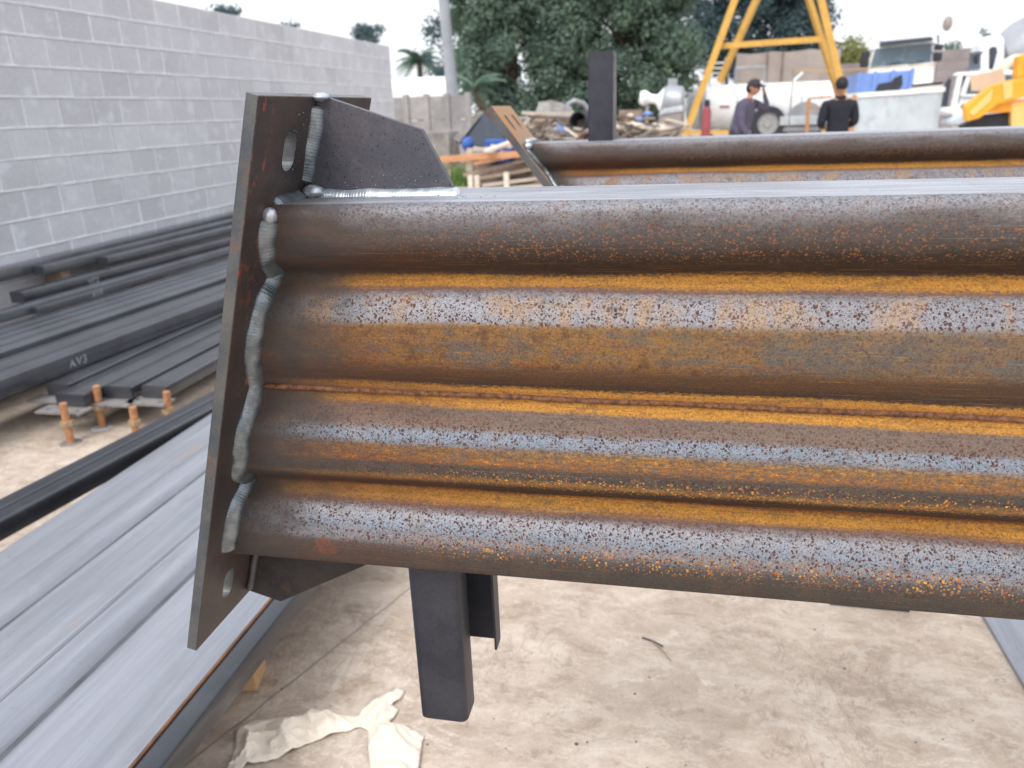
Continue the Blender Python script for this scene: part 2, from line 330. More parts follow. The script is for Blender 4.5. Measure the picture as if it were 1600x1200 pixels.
def _plate_bloom(m):                        # red rust blooms near the plate's front edge
    t = m.node_tree; b = next(n for n in t.nodes if n.type == 'BSDF_PRINCIPLED'); g = G.__new__(G); g.m = m; g.t = t; g.b = b
    old = b.inputs['Base Color'].links[0].from_socket; o = g.obj(); x, y, z = g.sep(o)
    reg = g.mth('MULTIPLY', g.ss(y, -.085, -.105), g.ss(z, .05, .2)); n = g.noise(g.map(o, (40, 40, 26)), 1.6, 5, .7)
    m_ = g.mth('MULTIPLY', g.ss(n, .56, .64), reg); g.l(g.mix(g.mth('MULTIPLY', m_, .85), old, S(172, 84, 62)), b.inputs['Base Color'])
_plate_bloom(MAT['plate'])
MAT['gusset'] = m_mill('gusset_steel', S(80, 81, 90), S(94, 91, 96), S(84, 68, 62), .72, .45, .45, 18)
MAT['cutedge'] = m_mill('sawn_edge_steel', S(80, 85, 90), S(104, 104, 102), S(98, 80, 70), .50, .42, .5, 14, pits=False)
MAT['stub'] = m_mill('dark_tube_steel', S(54, 56, 65), S(70, 71, 79), S(50, 48, 52), .6, .38, .5, 7, pits=False)
MAT['ochreplate'] = m_mill('rusty_plate_steel', S(164, 142, 122), S(176, 136, 102), S(198, 134, 62), .52, .7, .1, 9, pits=False)
def m_weld():
    g = G('weld_metal'); o = g.obj()
    n = g.noise(o, 45, 4, .6); base = g.mix(g.ss(n, .35, .65), S(104, 113, 120), S(140, 148, 154))
    base = g.mix(g.ss(g.noise(g.map(o, (1, 1, 1), (2, 2, 9)), 60, 3, .5), .68, .74), base, S(140, 100, 78))
    g.bump(g.noise(o, 380, 4, .6), .35, .0009); return g.fin(base, .34, .7, .5)
MAT['weld'] = m_weld()
MAT['weldbright'] = paint('bright_weld_metal', S(196, 203, 210), .3, .65, .15, 90, .0006)
MAT['seam'] = paint('rusted_seam_weld', S(118, 80, 58), .85, 0, .3, 120, .003, S(150, 96, 50))

def m_floor():
    g = G('yard_concrete'); p = g.geo()
    big = g.noise(p, .9, 5, .6, .3); mid = g.noise(g.map(p, (1, 1.5, 1), (7, 2, 0), (0, 0, .4)), 4.4, 10, .78, .6); fine = g.noise(p, 26, 7, .75); micro = g.noise(p, 150, 4, .7)
    swirl = g.noise(g.map(p, (1.6, 3.2, 1), (0, 0, 0), (0, 0, .7)), 3.4, 9, .78, .5); blot = g.noise(g.map(p, (1, 1, 1), (2, 8, 0)), 11, 8, .75, .3)
    c = g.ramp(mid, [(.30, S(160, 143, 129)), (.44, S(188, 172, 157)), (.56, S(204, 189, 174)), (.70, S(220, 208, 195))])
    c = g.mix(g.mth('MULTIPLY', g.ss(swirl, .53, .58), .4), c, S(224, 213, 201))
    c = g.mix(g.mth('MULTIPLY', g.ss(swirl, .44, .38), .4), c, S(166, 149, 136))
    c = g.mix(g.mth('MULTIPLY', g.ss(blot, .54, .60), .45), c, S(222, 211, 199)); c = g.mix(g.mth('MULTIPLY', g.ss(blot, .45, .38), .5), c, S(156, 140, 127))
    c = g.mix(g.mth('MULTIPLY', g.ss(big, .5, .68), .3), c, S(184, 171, 160))
    vn1 = g.mth('ABSOLUTE', g.mth('SUBTRACT', g.noise(g.map(p, (1, 2.6, 1), (3, 1, 0), (0, 0, -.6)), 4.2, 6, .66, .8), .5)); c = g.mix(g.mth('MULTIPLY', g.mth('MULTIPLY', g.ss(vn1, .022, .004), g.ss(g.noise(p, 2.6, 3, .5), .46, .62)), .55), c, S(230, 221, 210))
    vn2 = g.mth('ABSOLUTE', g.mth('SUBTRACT', g.noise(g.map(p, (2.2, 1, 1), (1, 6, 0), (0, 0, .5)), 6.5, 7, .7, .6), .5)); c = g.mix(g.mth('MULTIPLY', g.mth('MULTIPLY', g.ss(vn2, .02, .003), g.ss(g.noise(g.map(p, (1, 1, 1), (4, 4, 0)), 2.2, 3, .5), .48, .62)), .5), c, S(146, 131, 119))
    c = g.mix(.35, c, g.ramp(micro, [(.3, (.34, .34, .34)), (.7, (.66, .66, .66))]), 'OVERLAY')
    # plaster splashes and trowel arcs
    sp = g.mth('MULTIPLY', g.ss(g.noise(g.map(p, (1, 1, 1), (3, 9, 0)), 5.2, 7, .7, .4), .63, .66), .6); c = g.mix(sp, c, S(232, 225, 216))
    arc = g.noise(g.map(p, (9, 1.3, 1), (0, 4, 0), (0, 0, .9)), 1.7, 5, .6, .7); c = g.mix(g.mth('MULTIPLY', g.mth('MULTIPLY', g.ss(arc, .56, .66), g.ss(g.noise(p, 1.7, 3, .5), .5, .62)), .35), c, S(222, 214, 204))
    arc2 = g.noise(g.map(p, (1.2, 8, 1), (6, 4, 0), (0, 0, .5)), 1.9, 5, .6, .9); c = g.mix(g.mth('MULTIPLY', g.mth('MULTIPLY', g.ss(arc2, .56, .66), g.ss(g.noise(g.map(p, (1, 1, 1), (9, 9, 0)), 1.9, 3, .5), .5, .62)), .3), c, S(160, 146, 134))
    scr = g.noise(g.map(p, (2, 46, 1), (0, 0, 0), (0, 0, -.5)), 1.6, 4, .6); c = g.mix(g.mth('MULTIPLY', g.ss(scr, .66, .74), .45), c, S(222, 214, 205))
    c = g.mix(g.mth('MULTIPLY', g.ss(fine, .58, .75), .4), c, S(140, 128, 120))
    sp2 = g.vor(p, 30); c = g.mix(g.mth('MULTIPLY', g.ss(sp2, .06, .02), .25), c, S(96, 90, 86))
    c = g.mix(1.0, c, (.97, .95, .93), 'MULTIPLY')
    # dusty earth further out in the yard
    x, y, z = g.sep(p)
    far = g.ss(g.mth('ADD', y, g.mth('MULTIPLY', g.noise(p, .35, 4, .6), 4)), 11, 17); c = g.mix(far, c, g.mix(big, S(206, 194, 180), S(186, 176, 166)))
    # one hairline joint in the slab
    jd = g.mth('ABSOLUTE', g.mth('ADD', g.mth('SUBTRACT', x, -1.03), g.mth('ADD', g.mth('MULTIPLY', g.mth('SUBTRACT', y, 1.33), -.38), g.mth('MULTIPLY', g.mth('SUBTRACT', g.noise(p, 9, 3, .5), .5), .02))))
    c = g.mix(g.mth('MULTIPLY', g.ss(jd, .005, .0015), g.ss(y, 2.6, 2.4)), c, S(148, 139, 131))
    g.bump(g.mth('ADD', g.mth('MULTIPLY', mid, .7), g.mth('MULTIPLY', fine, .4)), .25, .012)
    return g.fin(c, .82, 0, .25)
MAT['floor'] = m_floor()
def m_block():
    g = G('concrete_block'); o = g.obj(); r = g.rand(); p = g.geo()
    n = g.noise(p, 2.2, 5, .6); n2 = g.noise(p, 60, 4, .7)
    c = g.mix(g.ss(n, .3, .7), S(182, 184, 191), S(198, 200, 206)); c = g.mix(.5, c, g.mix(r, S(180, 181, 186), S(202, 204, 210)))
    sm = g.mth('MULTIPLY', g.ss(g.noise(g.map(p, (1, 1, 1), (4, 0, 2)), 6.5, 4, .6), .54, .68), .7); c = g.mix(sm, c, S(208, 212, 220))
    c = g.mix(.3, c, g.ramp(n2, [(.3, (.32, .32, .32)), (.7, (.68, .68, .68))]), 'OVERLAY'); g.bump(n2, .5, .006)
    return g.fin(c, .9, 0, .2)
MAT['block'] = m_block()
MAT['mortar'] = paint('pale_mortar', S(218, 220, 225), .92, 0, .05, 5, .004, S(204, 206, 212))
MAT['blackband'] = paint('navy_black_tube_steel', S(42, 46, 54), .2, .1, .12, 3, .0006, S(54, 57, 64), .7)
MAT['greytube'] = paint('grey_black_tube_steel', S(72, 74, 80), .2, .1, .16, 3, .0006, S(76, 77, 81), .8)
MAT['bluetube'] = paint('blue_grey_tube_steel', S(86, 89, 96), .2, .1, .16, 3, .0006, S(88, 90, 94), .8)
def m_sheet():
    g = G('bluish_sheet_steel'); o = g.obj()
    n = g.noise(g.map(o, (14, .7, 1)), 2.2, 8, .7, .2); c = g.mix(g.ss(n, .3, .7), S(136, 140, 149), S(160, 163, 172))
    c = g.mix(g.mth('MULTIPLY', g.ss(g.noise(o, 2.6, 8, .75, .2), .5, .66), .35), c, S(136, 134, 136)); c = g.mix(g.mth('MULTIPLY', g.ss(g.noise(g.map(o, (1, 1, 1), (5, 1, 0)), 30, 6, .75), .6, .72), .5), c, S(120, 116, 114))
    c = g.mix(g.mth('MULTIPLY', g.ss(g.noise(g.map(o, (9, 1.2, 1), (3, 3, 0)), 3, 6, .7), .58, .72), .5), c, S(128, 128, 130))
    c = g.mix(g.mth('MULTIPLY', g.ss(g.noise(g.map(o, (12, .8, 1), (1, 8, 0)), 2.4, 5, .6), .68, .74), .6), c, S(190, 156, 118))
    g.bump(g.noise(o, 90, 3, .6), .15, .001); return g.fin(c, .4, .35, .45)
MAT['sheet'] = m_sheet()
MAT['rustrod'] = paint('rusty_rod', S(196, 144, 104), .75, .1, .15, 50, .002, S(164, 110, 76))
MAT['rustnut'] = paint('dull_nut', S(172, 148, 118), .7, .2, .15, 60, .001)
MAT['chalk'] = paint('white_chalk', S(168, 176, 186), .9, 0, .25, 40)
def m_wood(name, a, b, sc=1.0):
    g = G(name); o = g.obj(); n = g.noise(g.map(o, (5*sc, 40*sc, 40*sc)), 1.5, 5, .6, .4); c = g.mix(g.ss(n, .3, .7), a, b)
    c = g.mix(g.mth('MULTIPLY', g.rand(), .35), c, S(120, 104, 90)); g.bump(n, .3, .003); return g.fin(c, .8, 0, .25)
MAT['pine'] = m_wood('pine_timber', S(204, 160, 108), S(226, 186, 136))
MAT['oldwood'] = m_wood('weathered_timber', S(150, 132, 114), S(186, 168, 148), .4)
MAT['orangewood'] = m_wood('orange_timber', S(196, 138, 98), S(214, 160, 120), .3)
MAT['palewood'] = m_wood('pale_timber', S(216, 202, 184), S(232, 222, 208), .3)
MAT['paper'] = paint('cream_paper', S(240, 227, 210), .85, 0, .04, 9, .0015)

# ================================================================== ground
gb = MB(); gb.add([(-250, -60, 0), (250, -60, 0), (250, 420, 0), (-250, 420, 0)], [(0, 1, 2, 3)])
tag(gb.build('ground', MAT['floor']), kind='structure')

# ================================================================== corrugated steel beams
UPP = [(0, .020), (.008, .020), (.018, .015), (.032, .006), (.046, .001), (.066, 0), (.086, .002), (.100, .008), (.114, .018), (.126, .030), (.133, .034),
       (.138, .032), (.147, .018), (.158, .006), (.172, .001), (.187, 0), (.200, .0005), (.2065, .002), (.2105, .005), (.2125, .010)]
LOP = [(0, .020), (.008, .020), (.02, .016), (.035, .006), (.05, .001), (.07, 0), (.088, .001), (.102, .004), (.113, .015), (.121, .029), (.126, .034), (.132, .033),
       (.142, .021), (.154, .009), (.168, .002), (.188, 0), (.206, 0), (.2185, .002), (.224, .005), (.227, .010)]
STOP, SBOT = .2125, -.227
def prof(s):
    T_ = UPP if s >= 0 else LOP; s = abs(s)
    for (a, u), (b, v) in zip(T_, T_[1:]):
        if a <= s <= b:
            t = (s-a)/(b-a); return u + (v-u)*t
    return T_[-1][1]
def prof_s(s):                              # softened
    return sum(prof(s+d)*k for d, k in ((-.003, .25), (0, .5), (.003, .25))) if -.2 < s < .19 else prof(s)
HD = .084                                   # half depth of the section
def beam_body(name, k, length, parent, mat='beam'):
    n = 110; outline = []
    for i in range(n+1):
        s = SBOT + (STOP-SBOT)*i/n; outline.append((-HD + prof_s(s), s))
    outline.append((-HD+.014, STOP+.0008))
    outline.append((HD-.014, STOP+.0008))
    for i in range(n+1):
        s = STOP - (STOP-SBOT)*i/n; outline.append((HD - prof_s(s), s))
    outline.append((HD-.014, SBOT-.0008)); outline.append((-HD+.014, SBOT-.0008))
    xs = [0, .01, .02, .04, .08] + [.16*j for j in range(1, 12)] + [length]
    b = MB(); m = len(outline); vs = []
    for j, x in enumerate(xs):
        sk = 1.0 if j == 0 else max(0, 1 - x/.9)
        for yy, s in outline:
            vs.append((x + k*s*sk, yy + .0006*mnoise.noise(Vector((x*5, s*30, yy*9))), s))
    fs = []
    for j in range(len(xs)-1):
        for i in range(m): i2 = (i+1) % m; fs.append((j*m+i, j*m+i2, (j+1)*m+i2, (j+1)*m+i))
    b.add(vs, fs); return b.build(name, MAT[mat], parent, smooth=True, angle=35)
def bead(path, r, seed=0, n=10, step=.0007, flat=.8, ripple=.05, up=(0, 0, 1), face=False):
    P = [Vector(p) for p in path]; pts = []; 
    for a, b in zip(P, P[1:]):
        c = max(1, int((b-a).length/step))
        for i in range(c): pts.append(a + (b-a)*(i/c))
    pts.append(P[-1])
    for _ in range(10): pts = [pts[0]] + [(pts[i-1]+pts[i]*2+pts[i+1])/4 for i in range(1, len(pts)-1)] + [pts[-1]]
    rr = []; q = []
    for i, p in enumerate(pts):
        u = i*step; saw = (u/.0036) % 1.0
        e = min(1, .45 + min(i, len(pts)-1-i)*.12)
        rr.append(r*e*(1 + ripple*(saw-.5) + .16*mnoise.noise(Vector((u*55, seed*4.7, 0)))))
        q.append(p + Vector((mnoise.noise(Vector((u*40, 1+seed, 0))), mnoise.noise(Vector((u*40, 5+seed, 0))), mnoise.noise(Vector((u*40, 9+seed, 0)))))*r*.22)
    return MB().tube(q, rr, n, flat=flat, up=up, face=up if face else None)
def stadium(cy, cz, wd, hg, n=10):
    r = wd/2; a = hg/2-r; pts = []
    for i in range(n+1): t = math.pi*i/n; pts.append((cy+r*math.cos(t), cz+a+r*math.sin(t)))
    for i in range(n+1): t = math.pi+math.pi*i/n; pts.append((cy+r*math.cos(t), cz-a+r*math.sin(t)))
    return pts
def skew_plate(name, mat, parent, k, y0, y1, z0, z1, th, slots, edge=None):
    b = MB(); vs = []
    xs = lambda z: k*z
    cq_ = th/math.sqrt(1+k*k)
    b.add([(xs(z)-dx*cq_, y, z+dx*k*cq_) for dx in (1, 0) for y, z in ((y0, z0), (y1, z0), (y1, z1), (y0, z1))],
          [(0, 1, 2, 3), (7, 6, 5, 4), (0, 4, 5, 1), (1, 5, 6, 2), (2, 6, 7, 3), (3, 7, 4, 0)])
    p = b.build(name, mat, parent, bevel=.0008, seg=1)
    cs = []
    for cy, cz, wd, hg in slots:
        c = MB(); pl = stadium(cy, cz, wd, hg); n = len(pl)
        c.add([(xs(z)-.06, y, z) for y, z in pl] + [(xs(z)+.06, y, z) for y, z in pl],
              [(i, (i+1) % n, n+(i+1) % n, n+i) for i in range(n)] + [tuple(range(n-1, -1, -1)), tuple(range(n, 2*n))])
        cs.append(c.build('cutter', None))
    cut(p, cs)
    if edge is not None:
        p.data.materials.append(edge)
        for f in p.data.polygons:
            if abs(f.normal.x*1.0 - f.normal.z*k)/math.sqrt(1+k*k) < .7: f.material_index = 1
    return p

# --- the near beam -------------------------------------------------
K1 = .294
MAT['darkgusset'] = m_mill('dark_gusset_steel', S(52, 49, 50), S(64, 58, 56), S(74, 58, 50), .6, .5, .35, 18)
nb = empty('steel_beam', (-.486, .85, 1.118), 0, 'large rusty orange and grey corrugated steel beam across the foreground', 'steel beam', 'corrugated steel beams on trestles')
nb.rotation_euler = (0, R(-.5), 0)
body = beam_body('corrugated_body', K1, 5.6, nb)
# the lengthwise seam weld, rough and brown, down the middle of the face
sb = bead([(.012 + .06*i, -HD+.0192, .001-.0085*(.06*i-.1)+.0006*math.sin(i*1.7)) for i in range(0, 36)], .0031, 3, 8, .0022, 1.0, .2)
sb.build('seam_weld', MAT['seam'], body, smooth=True, angle=80)
ep = skew_plate('end_plate', MAT['plate'], nb, K1, -.130, .161, -.341, .321, .0135,
                [(-.052, .267, .027, .042), (.083, .267, .027, .042), (-.066, -.280, .024, .044), (.097, -.280, .024, .044)], MAT['cutedge'])
def gusset(parent, poly, y0, th, m=None):
    return MB().prism(poly, 'y', y0, y0+th).build('gusset', m or MAT['gusset'], parent, bevel=.0008)
gusset(nb, [(K1*.2125, .2125), (.247, .2125), (.211, .283), (.100, .322), (K1*.322, .322)], -.002, .011)
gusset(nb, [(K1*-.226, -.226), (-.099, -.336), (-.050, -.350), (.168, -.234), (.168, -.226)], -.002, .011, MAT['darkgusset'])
# weld along the beam's end, following the corrugation
path = []
for i in range(60):
    s = .200 - .417*i/59; path.append((K1*s+.004, -HD+prof_s(s)-.004, s))
bead(path, .0122, 1, 14, flat=.55, up=(1, -1, 0), face=True).build('weld_bead', MAT['weld'], nb, smooth=True, angle=80)
bead([(K1*.212+.003, -HD+.012, .213), (K1*.213+.003, -.05, .2145), (K1*.214+.003, -.012, .2155)], .0105, 7, 12, flat=.55, up=(1, 0, 1), face=True).build('weld_bead', MAT['weld'], nb, smooth=True, angle=80)
bead([(K1*.222+.003, -.004, .229), (K1*.27+.003, -.004, .27), (K1*.312+.003, -.004, .311)], .0105, 8, 12, flat=.55, up=(1, -1, 0), face=True).build('weld_bead', MAT['weld'], nb, smooth=True, angle=80)
bead([(K1*.221+.018, -.005, .2145), (.14, -.005, .2142), (.252, -.005, .2138)], .0085, 9, 12, flat=.6, up=(0, -1, 1), face=True).build('weld_bead', MAT['weldbright'], nb, smooth=True, angle=80)
bead([(K1*-.222+.006, -.006, -.226), (K1*-.28+.006, -.006, -.28), (K1*-.333+.005, -.006, -.331)], .0060, 10, 12).build('weld_bead', MAT['gusset'], nb, smooth=True, angle=80)
kn = MB().blob((K1*.204+.004, -HD-.003, .203), .0085, .0085, .0088, 16, 10, .12, 2, 1); kn.build('weld_knob', MAT['weldbright'], nb, smooth=True, angle=180)
kn = MB().blob((K1*.219+.016, -.010, .2195), .013, .009, .008, 16, 10, .2, 2, 4); kn.build('weld_knob', MAT['weldbright'], nb, smooth=True, angle=180)
kn = MB().blob((K1*.32+.006, -.004, .3205), .009, .010, .0045, 16, 10, .3, 2, 9); kn.build('weld_knob', MAT['weldbright'], nb, smooth=True, angle=180)
sp = MB(); r2 = random.Random(3)
for i in range(45):
    x = r2.uniform(.075, .25); h = abs(r2.gauss(0, .008)); sp.blob((x, -.0022, .221+h), *([r2.uniform(.0005, .0011)]*3), 5, 4)
for i in range(40):
    x = r2.uniform(.07, .30); sp.blob((x, r2.uniform(-.045, -.012), .2134), *([r2.uniform(.0005, .0010)]*3), 5, 4)
for i in range(22):
    z = r2.uniform(.20, .31); y = r2.uniform(-.06, -.012); sp.blob((K1*z+.0006, y, z), *([r2.uniform(.0005, .0010)]*3), 5, 4)
tag(sp.build('weld_spatter', MAT['weld'], nb, smooth=True, angle=180), kind='stuff')
# stubs of tube and channel welded to the underside
def rrect(x0, x1, y0, y1, r, n=5):
    pts = []
    for cx, cy, a0 in ((x1-r, y1-r, 0), (x0+r, y1-r, 90), (x0+r, y0+r, 180), (x1-r, y0+r, 270)):
        for i in range(n+1): t = R(a0+90*i/n); pts.append((cx+r*math.cos(t), cy+r*math.sin(t)))
    return pts
def hollow(poly_o, poly_i, ax, a0, a1):
    b = MB(); n = len(poly_o); vs = []
    P3 = lambda a, p, q: {'x': (a, p, q), 'y': (p, a, q), 'z': (p, q, a)}[ax]
    for a in (a0, a1):
        vs += [P3(a, *p) for p in poly_o] + [P3(a, *p) for p in poly_i]
    fs = []
    for i in range(n):
        j = (i+1) % n
        fs += [(i, j, 2*n+j, 2*n+i), (n+j, n+i, 3*n+i, 3*n+j), (j, i, n+i, n+j), (2*n+i, 2*n+j, 3*n+j, 3*n+i)]
    return b.add(vs, fs)
hollow(rrect(.165, .231, -.052, -.002, .010), rrect(.169, .227, -.048, -.006, .006), 'z', -.478, -.226).build('tube_stub', MAT['stub'], nb, smooth=True, angle=35)
chn = MB()
chn.box(.190, .258, .046, .049, -.414, -.226); chn.box(.2555, .2585, .022, .0455, -.414, -.226); chn.box(.190, .193, .022, .0455, -.414, -.226); 
chn.build('channel_stub', MAT['stub'], nb)
bead([(.168, -.053, -.2275), (.230, -.053, -.2275)], .0030, 12, 8).build('weld_bead', MAT['stub'], nb, smooth=True, angle=80)

# --- the far beam --------------------------------------------------
K2 = -.75
fb = empty('steel_beam', (-.290, 2.384, 1.114), 0, 'farther corrugated steel beam with slanted end plate and upright post stub', 'steel beam', 'corrugated steel beams on trestles')
fb.rotation_euler = (0, R(-.5), 0)
body2 = beam_body('corrugated_body', K2, 5.2, fb, 'beam_far')
bead([(.012 + .1*i, -HD+.0185, .0025) for i in range(0, 20)], .0042, 3, 6, .006, 1.0, .5).build('seam_weld', MAT['seam'], body2, smooth=True, angle=80)
p2 = skew_plate('end_plate', MAT['ochreplate'], fb, K2, -.098, .165, -.30, .320, .022,
                [(-.020, .272, .026, .046), (.085, .272, .026, .046)], MAT['cutedge'])
path = []
for i in range(40):
    s = .203 - .415*i/39; path.append((K2*s+.006, -HD+prof_s(s)-.0035, s))
bead(path, .008, 21, 8, .003, up=(0, 1, 0)).build('weld_bead', MAT['weld'], fb, smooth=True, angle=80)
for c in ((K2*.206+.016, -HD-.004, .207), (K2*.212+.012, -.045, .217), (K2*.212+.012, -.005, .217), (K2*.212+.012, .04, .217), (K2*.085+.02, -HD-.004, .085)):
    MB().blob(c, .012, .010, .009, 12, 8, .15, 2, c[0]*9).build('weld_knob', MAT['weldbright'], fb, smooth=True, angle=180)
hollow(rrect(.030, .101, -.050, .075, .006), rrect(.034, .097, -.046, .071, .004), 'z', .2125, .452).build('post_stub', MAT['stub'], fb, smooth=True, angle=35)

# --- trestles that carry them (mostly hidden behind the near beam) --
def trestle(x, y0, y1, h, label):
    t = empty('trestle', (x, 0, 0), 0, label, 'trestle', 'steel trestles under the beams')
    boxobj('top_rail', MAT['stub'], t, -.04, .04, y0-.05, y1+.05, h-.08, h, .004)
    for yy in (y0, y1):
        MB().bar((0, yy, h-.08), (-.09, yy, .012), .05, .05, (0, 1, 0)).build('leg', MAT['stub'], t)
        MB().bar((0, yy, h-.08), (.09, yy, .012), .05, .05, (0, 1, 0)).build('leg', MAT['stub'], t)
        boxobj('foot', MAT['stub'], t, -.11, .11, yy-.03, yy+.03, 0, .012)
    return t
trestle(.60, 2.13, 2.72, .885, 'dark steel trestle whose foot shows below the near beam')
trestle(2.9, .70, 2.72, .905, 'dark steel trestle out to the right under both beams')

# ================================================================== flat stock lying on the floor at left
# the broad ribbed panel
MAT['edgerust'] = m_mill('rusty_panel_edge', S(92, 74, 62), S(138, 96, 66), S(176, 122, 72), .55, .7, .1, 9, pits=False)
MAT['groove_shade'] = m_mill('groove_shade_steel', S(84, 86, 92), S(112, 114, 120), S(130, 112, 98), .6, .5, .3, 5, pits=False)  # sheet steel darkened for the grooves: their shade plus dirt, put into the colour
pn = empty('ribbed_panel', (0, 0, 0), 0, 'broad pale bluish ribbed steel panel lying flat beside the end plate', 'steel panel')
sec = [(-.945, .2975), (-.9495, .300), (-1.192, .302), (-1.200, .298), (-1.210, .284), (-1.232, .282), (-1.246, .297), (-1.256, .302), (-1.322, .304), (-1.3265, .299), (-1.331, .299), (-1.3355, .304),
       (-1.512, .304), (-1.520, .300), (-1.532, .285), (-1.552, .284), (-1.568, .298), (-1.578, .303), (-1.640, .305), (-1.652, .300), (-1.664, .290), (-1.72, .288), (-1.80, .290), (-1.838, .284), (-1.850, .268)]
MB().prism([(x, z) for x, z in sec] + [(-1.850, .2545), (-.945, .2545)], 'y', -.6, 6.2).build('panel_skin', MAT['sheet'], pn, smooth=True, angle=25)
pk = pn.children[0].data; pk.materials.append(MAT['groove_shade']); pk.materials.append(MAT['edgerust'])
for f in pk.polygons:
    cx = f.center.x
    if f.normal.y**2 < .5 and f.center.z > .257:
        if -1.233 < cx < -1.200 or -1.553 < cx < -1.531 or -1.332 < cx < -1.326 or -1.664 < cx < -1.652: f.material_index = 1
        if cx > -.949: f.material_index = 2
def tube_thing(x0, x1, z0, z1, y0, y1, label, m='greytube', group='dark steel tubes stacked by the wall', r=.006, th=.004, plate=False, mark=None, mark_at=None, ms=.075, yaw=0):
    o = empty('steel_tube', ((x0+x1)/2, y0, z0), R(-yaw), label, 'steel tube', group)
    hw = (x1-x0)/2; h = z1-z0
    hollow(rrect(-hw, hw, 0, h, r, 3), rrect(-hw+th, hw-th, th, h-th, r*.5, 3), 'y', 0, y1-y0).build('tube_wall', MAT[m], o, smooth=True, angle=35)
    boxobj('end_cap', MAT[m], o, -hw+.0015, hw-.0015, -.003, .003, .0015, h-.0015)
    if plate:
        p = boxobj('base_plate', MAT['greyplate'], o, -hw-.055, hw+.03, -.085, .012, -.010, -.0005)
        cs = [MB().cyl((sx, -.045, -.03), (sx, -.045, .02), .011).build('cutter', None) for sx in (-hw-.015, hw-.01)]
        cut(p, cs)
    if mark:
        y, f = mark_at
        cu = bpy.data.curves.new('marking', 'FONT'); cu.body = mark; cu.size = ms; cu.extrude = .0004; cu.shear = .15; cu.space_character = 1.15
        t = bpy.data.objects.new('tmp', cu); COL.link(t); dg = bpy.context.evaluated_depsgraph_get()
        me = bpy.data.meshes.new_from_object(t.evaluated_get(dg)); bpy.data.objects.remove(t)
        # chalk letters: thin them a little by hand wobble
        for v in me.vertices: v.co.x += .003*mnoise.noise(Vector((v.co.x*40, v.co.y*40, 1))); v.co.y += .003*mnoise.noise(Vector((v.co.x*40, v.co.y*40, 7)))
        k = link_mesh('chalk_marking', me, MAT['chalk'], o)
        k.rotation_euler = (R(90), 0, R(90)); k.location = (hw+.0012, y-y0, h*f)
    return o
MAT['greyplate'] = paint('grey_base_plate', S(150, 146, 144), .6, .25, .1, 14, .001)
tube_thing(-.943, -.893, .236, .297, -.6, 6.2, 'blue black tube along the right edge of the ribbed panel', 'blackband', None)
bk = empty('timber_block', (-1.09, 1.50, 0), R(14), 'short pine block on the floor under the panel edge', 'timber block')
boxobj('block_body', MAT['pine'], bk, -.10, .05, -.045, .05, .0, .2325, .003)
bk = empty('timber_block', (-1.55, 1.1, 0), 0, 'pine bearer hidden in the shade under the ribbed panel', 'timber block')
boxobj('block_body', MAT['pine'], bk, -.25, .25, -.045, .045, 0, .2525, .003)
tube_thing(-2.378, -2.310, .185, .250, -.4, 6.4, 'nearer of two navy tubes beside the ribbed panel', 'blackband', 'pair of navy tubes by the anchor bolts', yaw=7)
tube_thing(-2.455, -2.384, .185, .250, -.4, 6.6, 'farther of two navy tubes, next to the anchor bolts', 'blackband', 'pair of navy tubes by the anchor bolts', yaw=7)
for yb, xo in ((.6, -2.25), (4.4, -1.80)):
    t = boxobj('timber_bearer', MAT['oldwood'], None, xo-.2, xo+.2, yb-.045, yb+.045, 0, .184, .003); tag(t, ('near' if yb < 2 else 'far') + ' timber bearer under the pair of navy tubes', 'timber bearer', 'timber bearers')
# four tubes with base plates
ends = [(-3.065, -2.935, 3.10, 'leftmost'), (-2.90, -2.742, 2.97, 'second from left'), (-2.735, -2.58, 3.10, 'third from left'), (-2.545, -2.41, 3.13, 'rightmost')]
for i, (x0, x1, ys, wd) in enumerate(ends):
    tube_thing(x0, x1, .135, .198, ys, 8.6, wd + ' of the four grey tubes that end in drilled base plates', 'greytube', 'tubes with drilled base plates',
               plate=True, mark='AV3' if i == 3 else None, mark_at=(4.02, .12), ms=.06)
for yb in (4.2, 7.2):
    t = boxobj('timber_bearer', MAT['oldwood'], None, -3.3, -2.35, yb-.045, yb+.045, 0, .118, .003); tag(t, 'low timber bearer under the base plate tubes, ' + ('near' if yb < 5 else 'far') + ' one', 'timber bearer', 'timber bearers')
# next pair, higher, AV3 on its side
tube_thing(-3.375, -3.225, .200, .292, 1.2, 9.0, 'deep dark tube marked AV3 in large chalk letters', 'greytube', mark='AV3', mark_at=(3.28, .22), ms=.062, yaw=4.5)
tube_thing(-3.53, -3.38, .200, .292, 1.2, 9.0, 'dark tube lying directly left of the large AV3 tube', 'greytube', yaw=4.5)
for j, (a, b) in enumerate(((-3.715, -3.60), (-3.832, -3.718), (-3.948, -3.835), (-4.065, -3.951))):
    tube_thing(a, b, .200, .300 + (.004 if j % 2 else 0), 1.4 + .05*j, 9.4, ('first', 'second', 'third', 'fourth')[j] + ' from the right of four smooth grey tubes laid side by side', 'bluetube', yaw=4.5)
tube_thing(-3.96, -3.855, .310, .352, 3.97, 9.6, 'short dark tube with smaller chalk AV3 resting on others', 'greytube', mark='AV3', mark_at=(4.42, .05), ms=.05, yaw=3)
tube_thing(-4.06, -3.97, .310, .372, 3.0, 9.6, 'dark tube between the two small chalk marked tubes', 'bluetube', yaw=4)
tube_thing(-4.165, -4.055, .345, .418, 4.10, 9.8, 'high dark tube with chalk VF2, third from the block wall', 'greytube', mark='VF2', mark_at=(4.62, .15), ms=.055, yaw=5)
tube_thing(-4.23, -4.13, .425, .478, 5.0, 9.9, 'smooth grey tube behind the VF2 tube', 'bluetube', yaw=4)
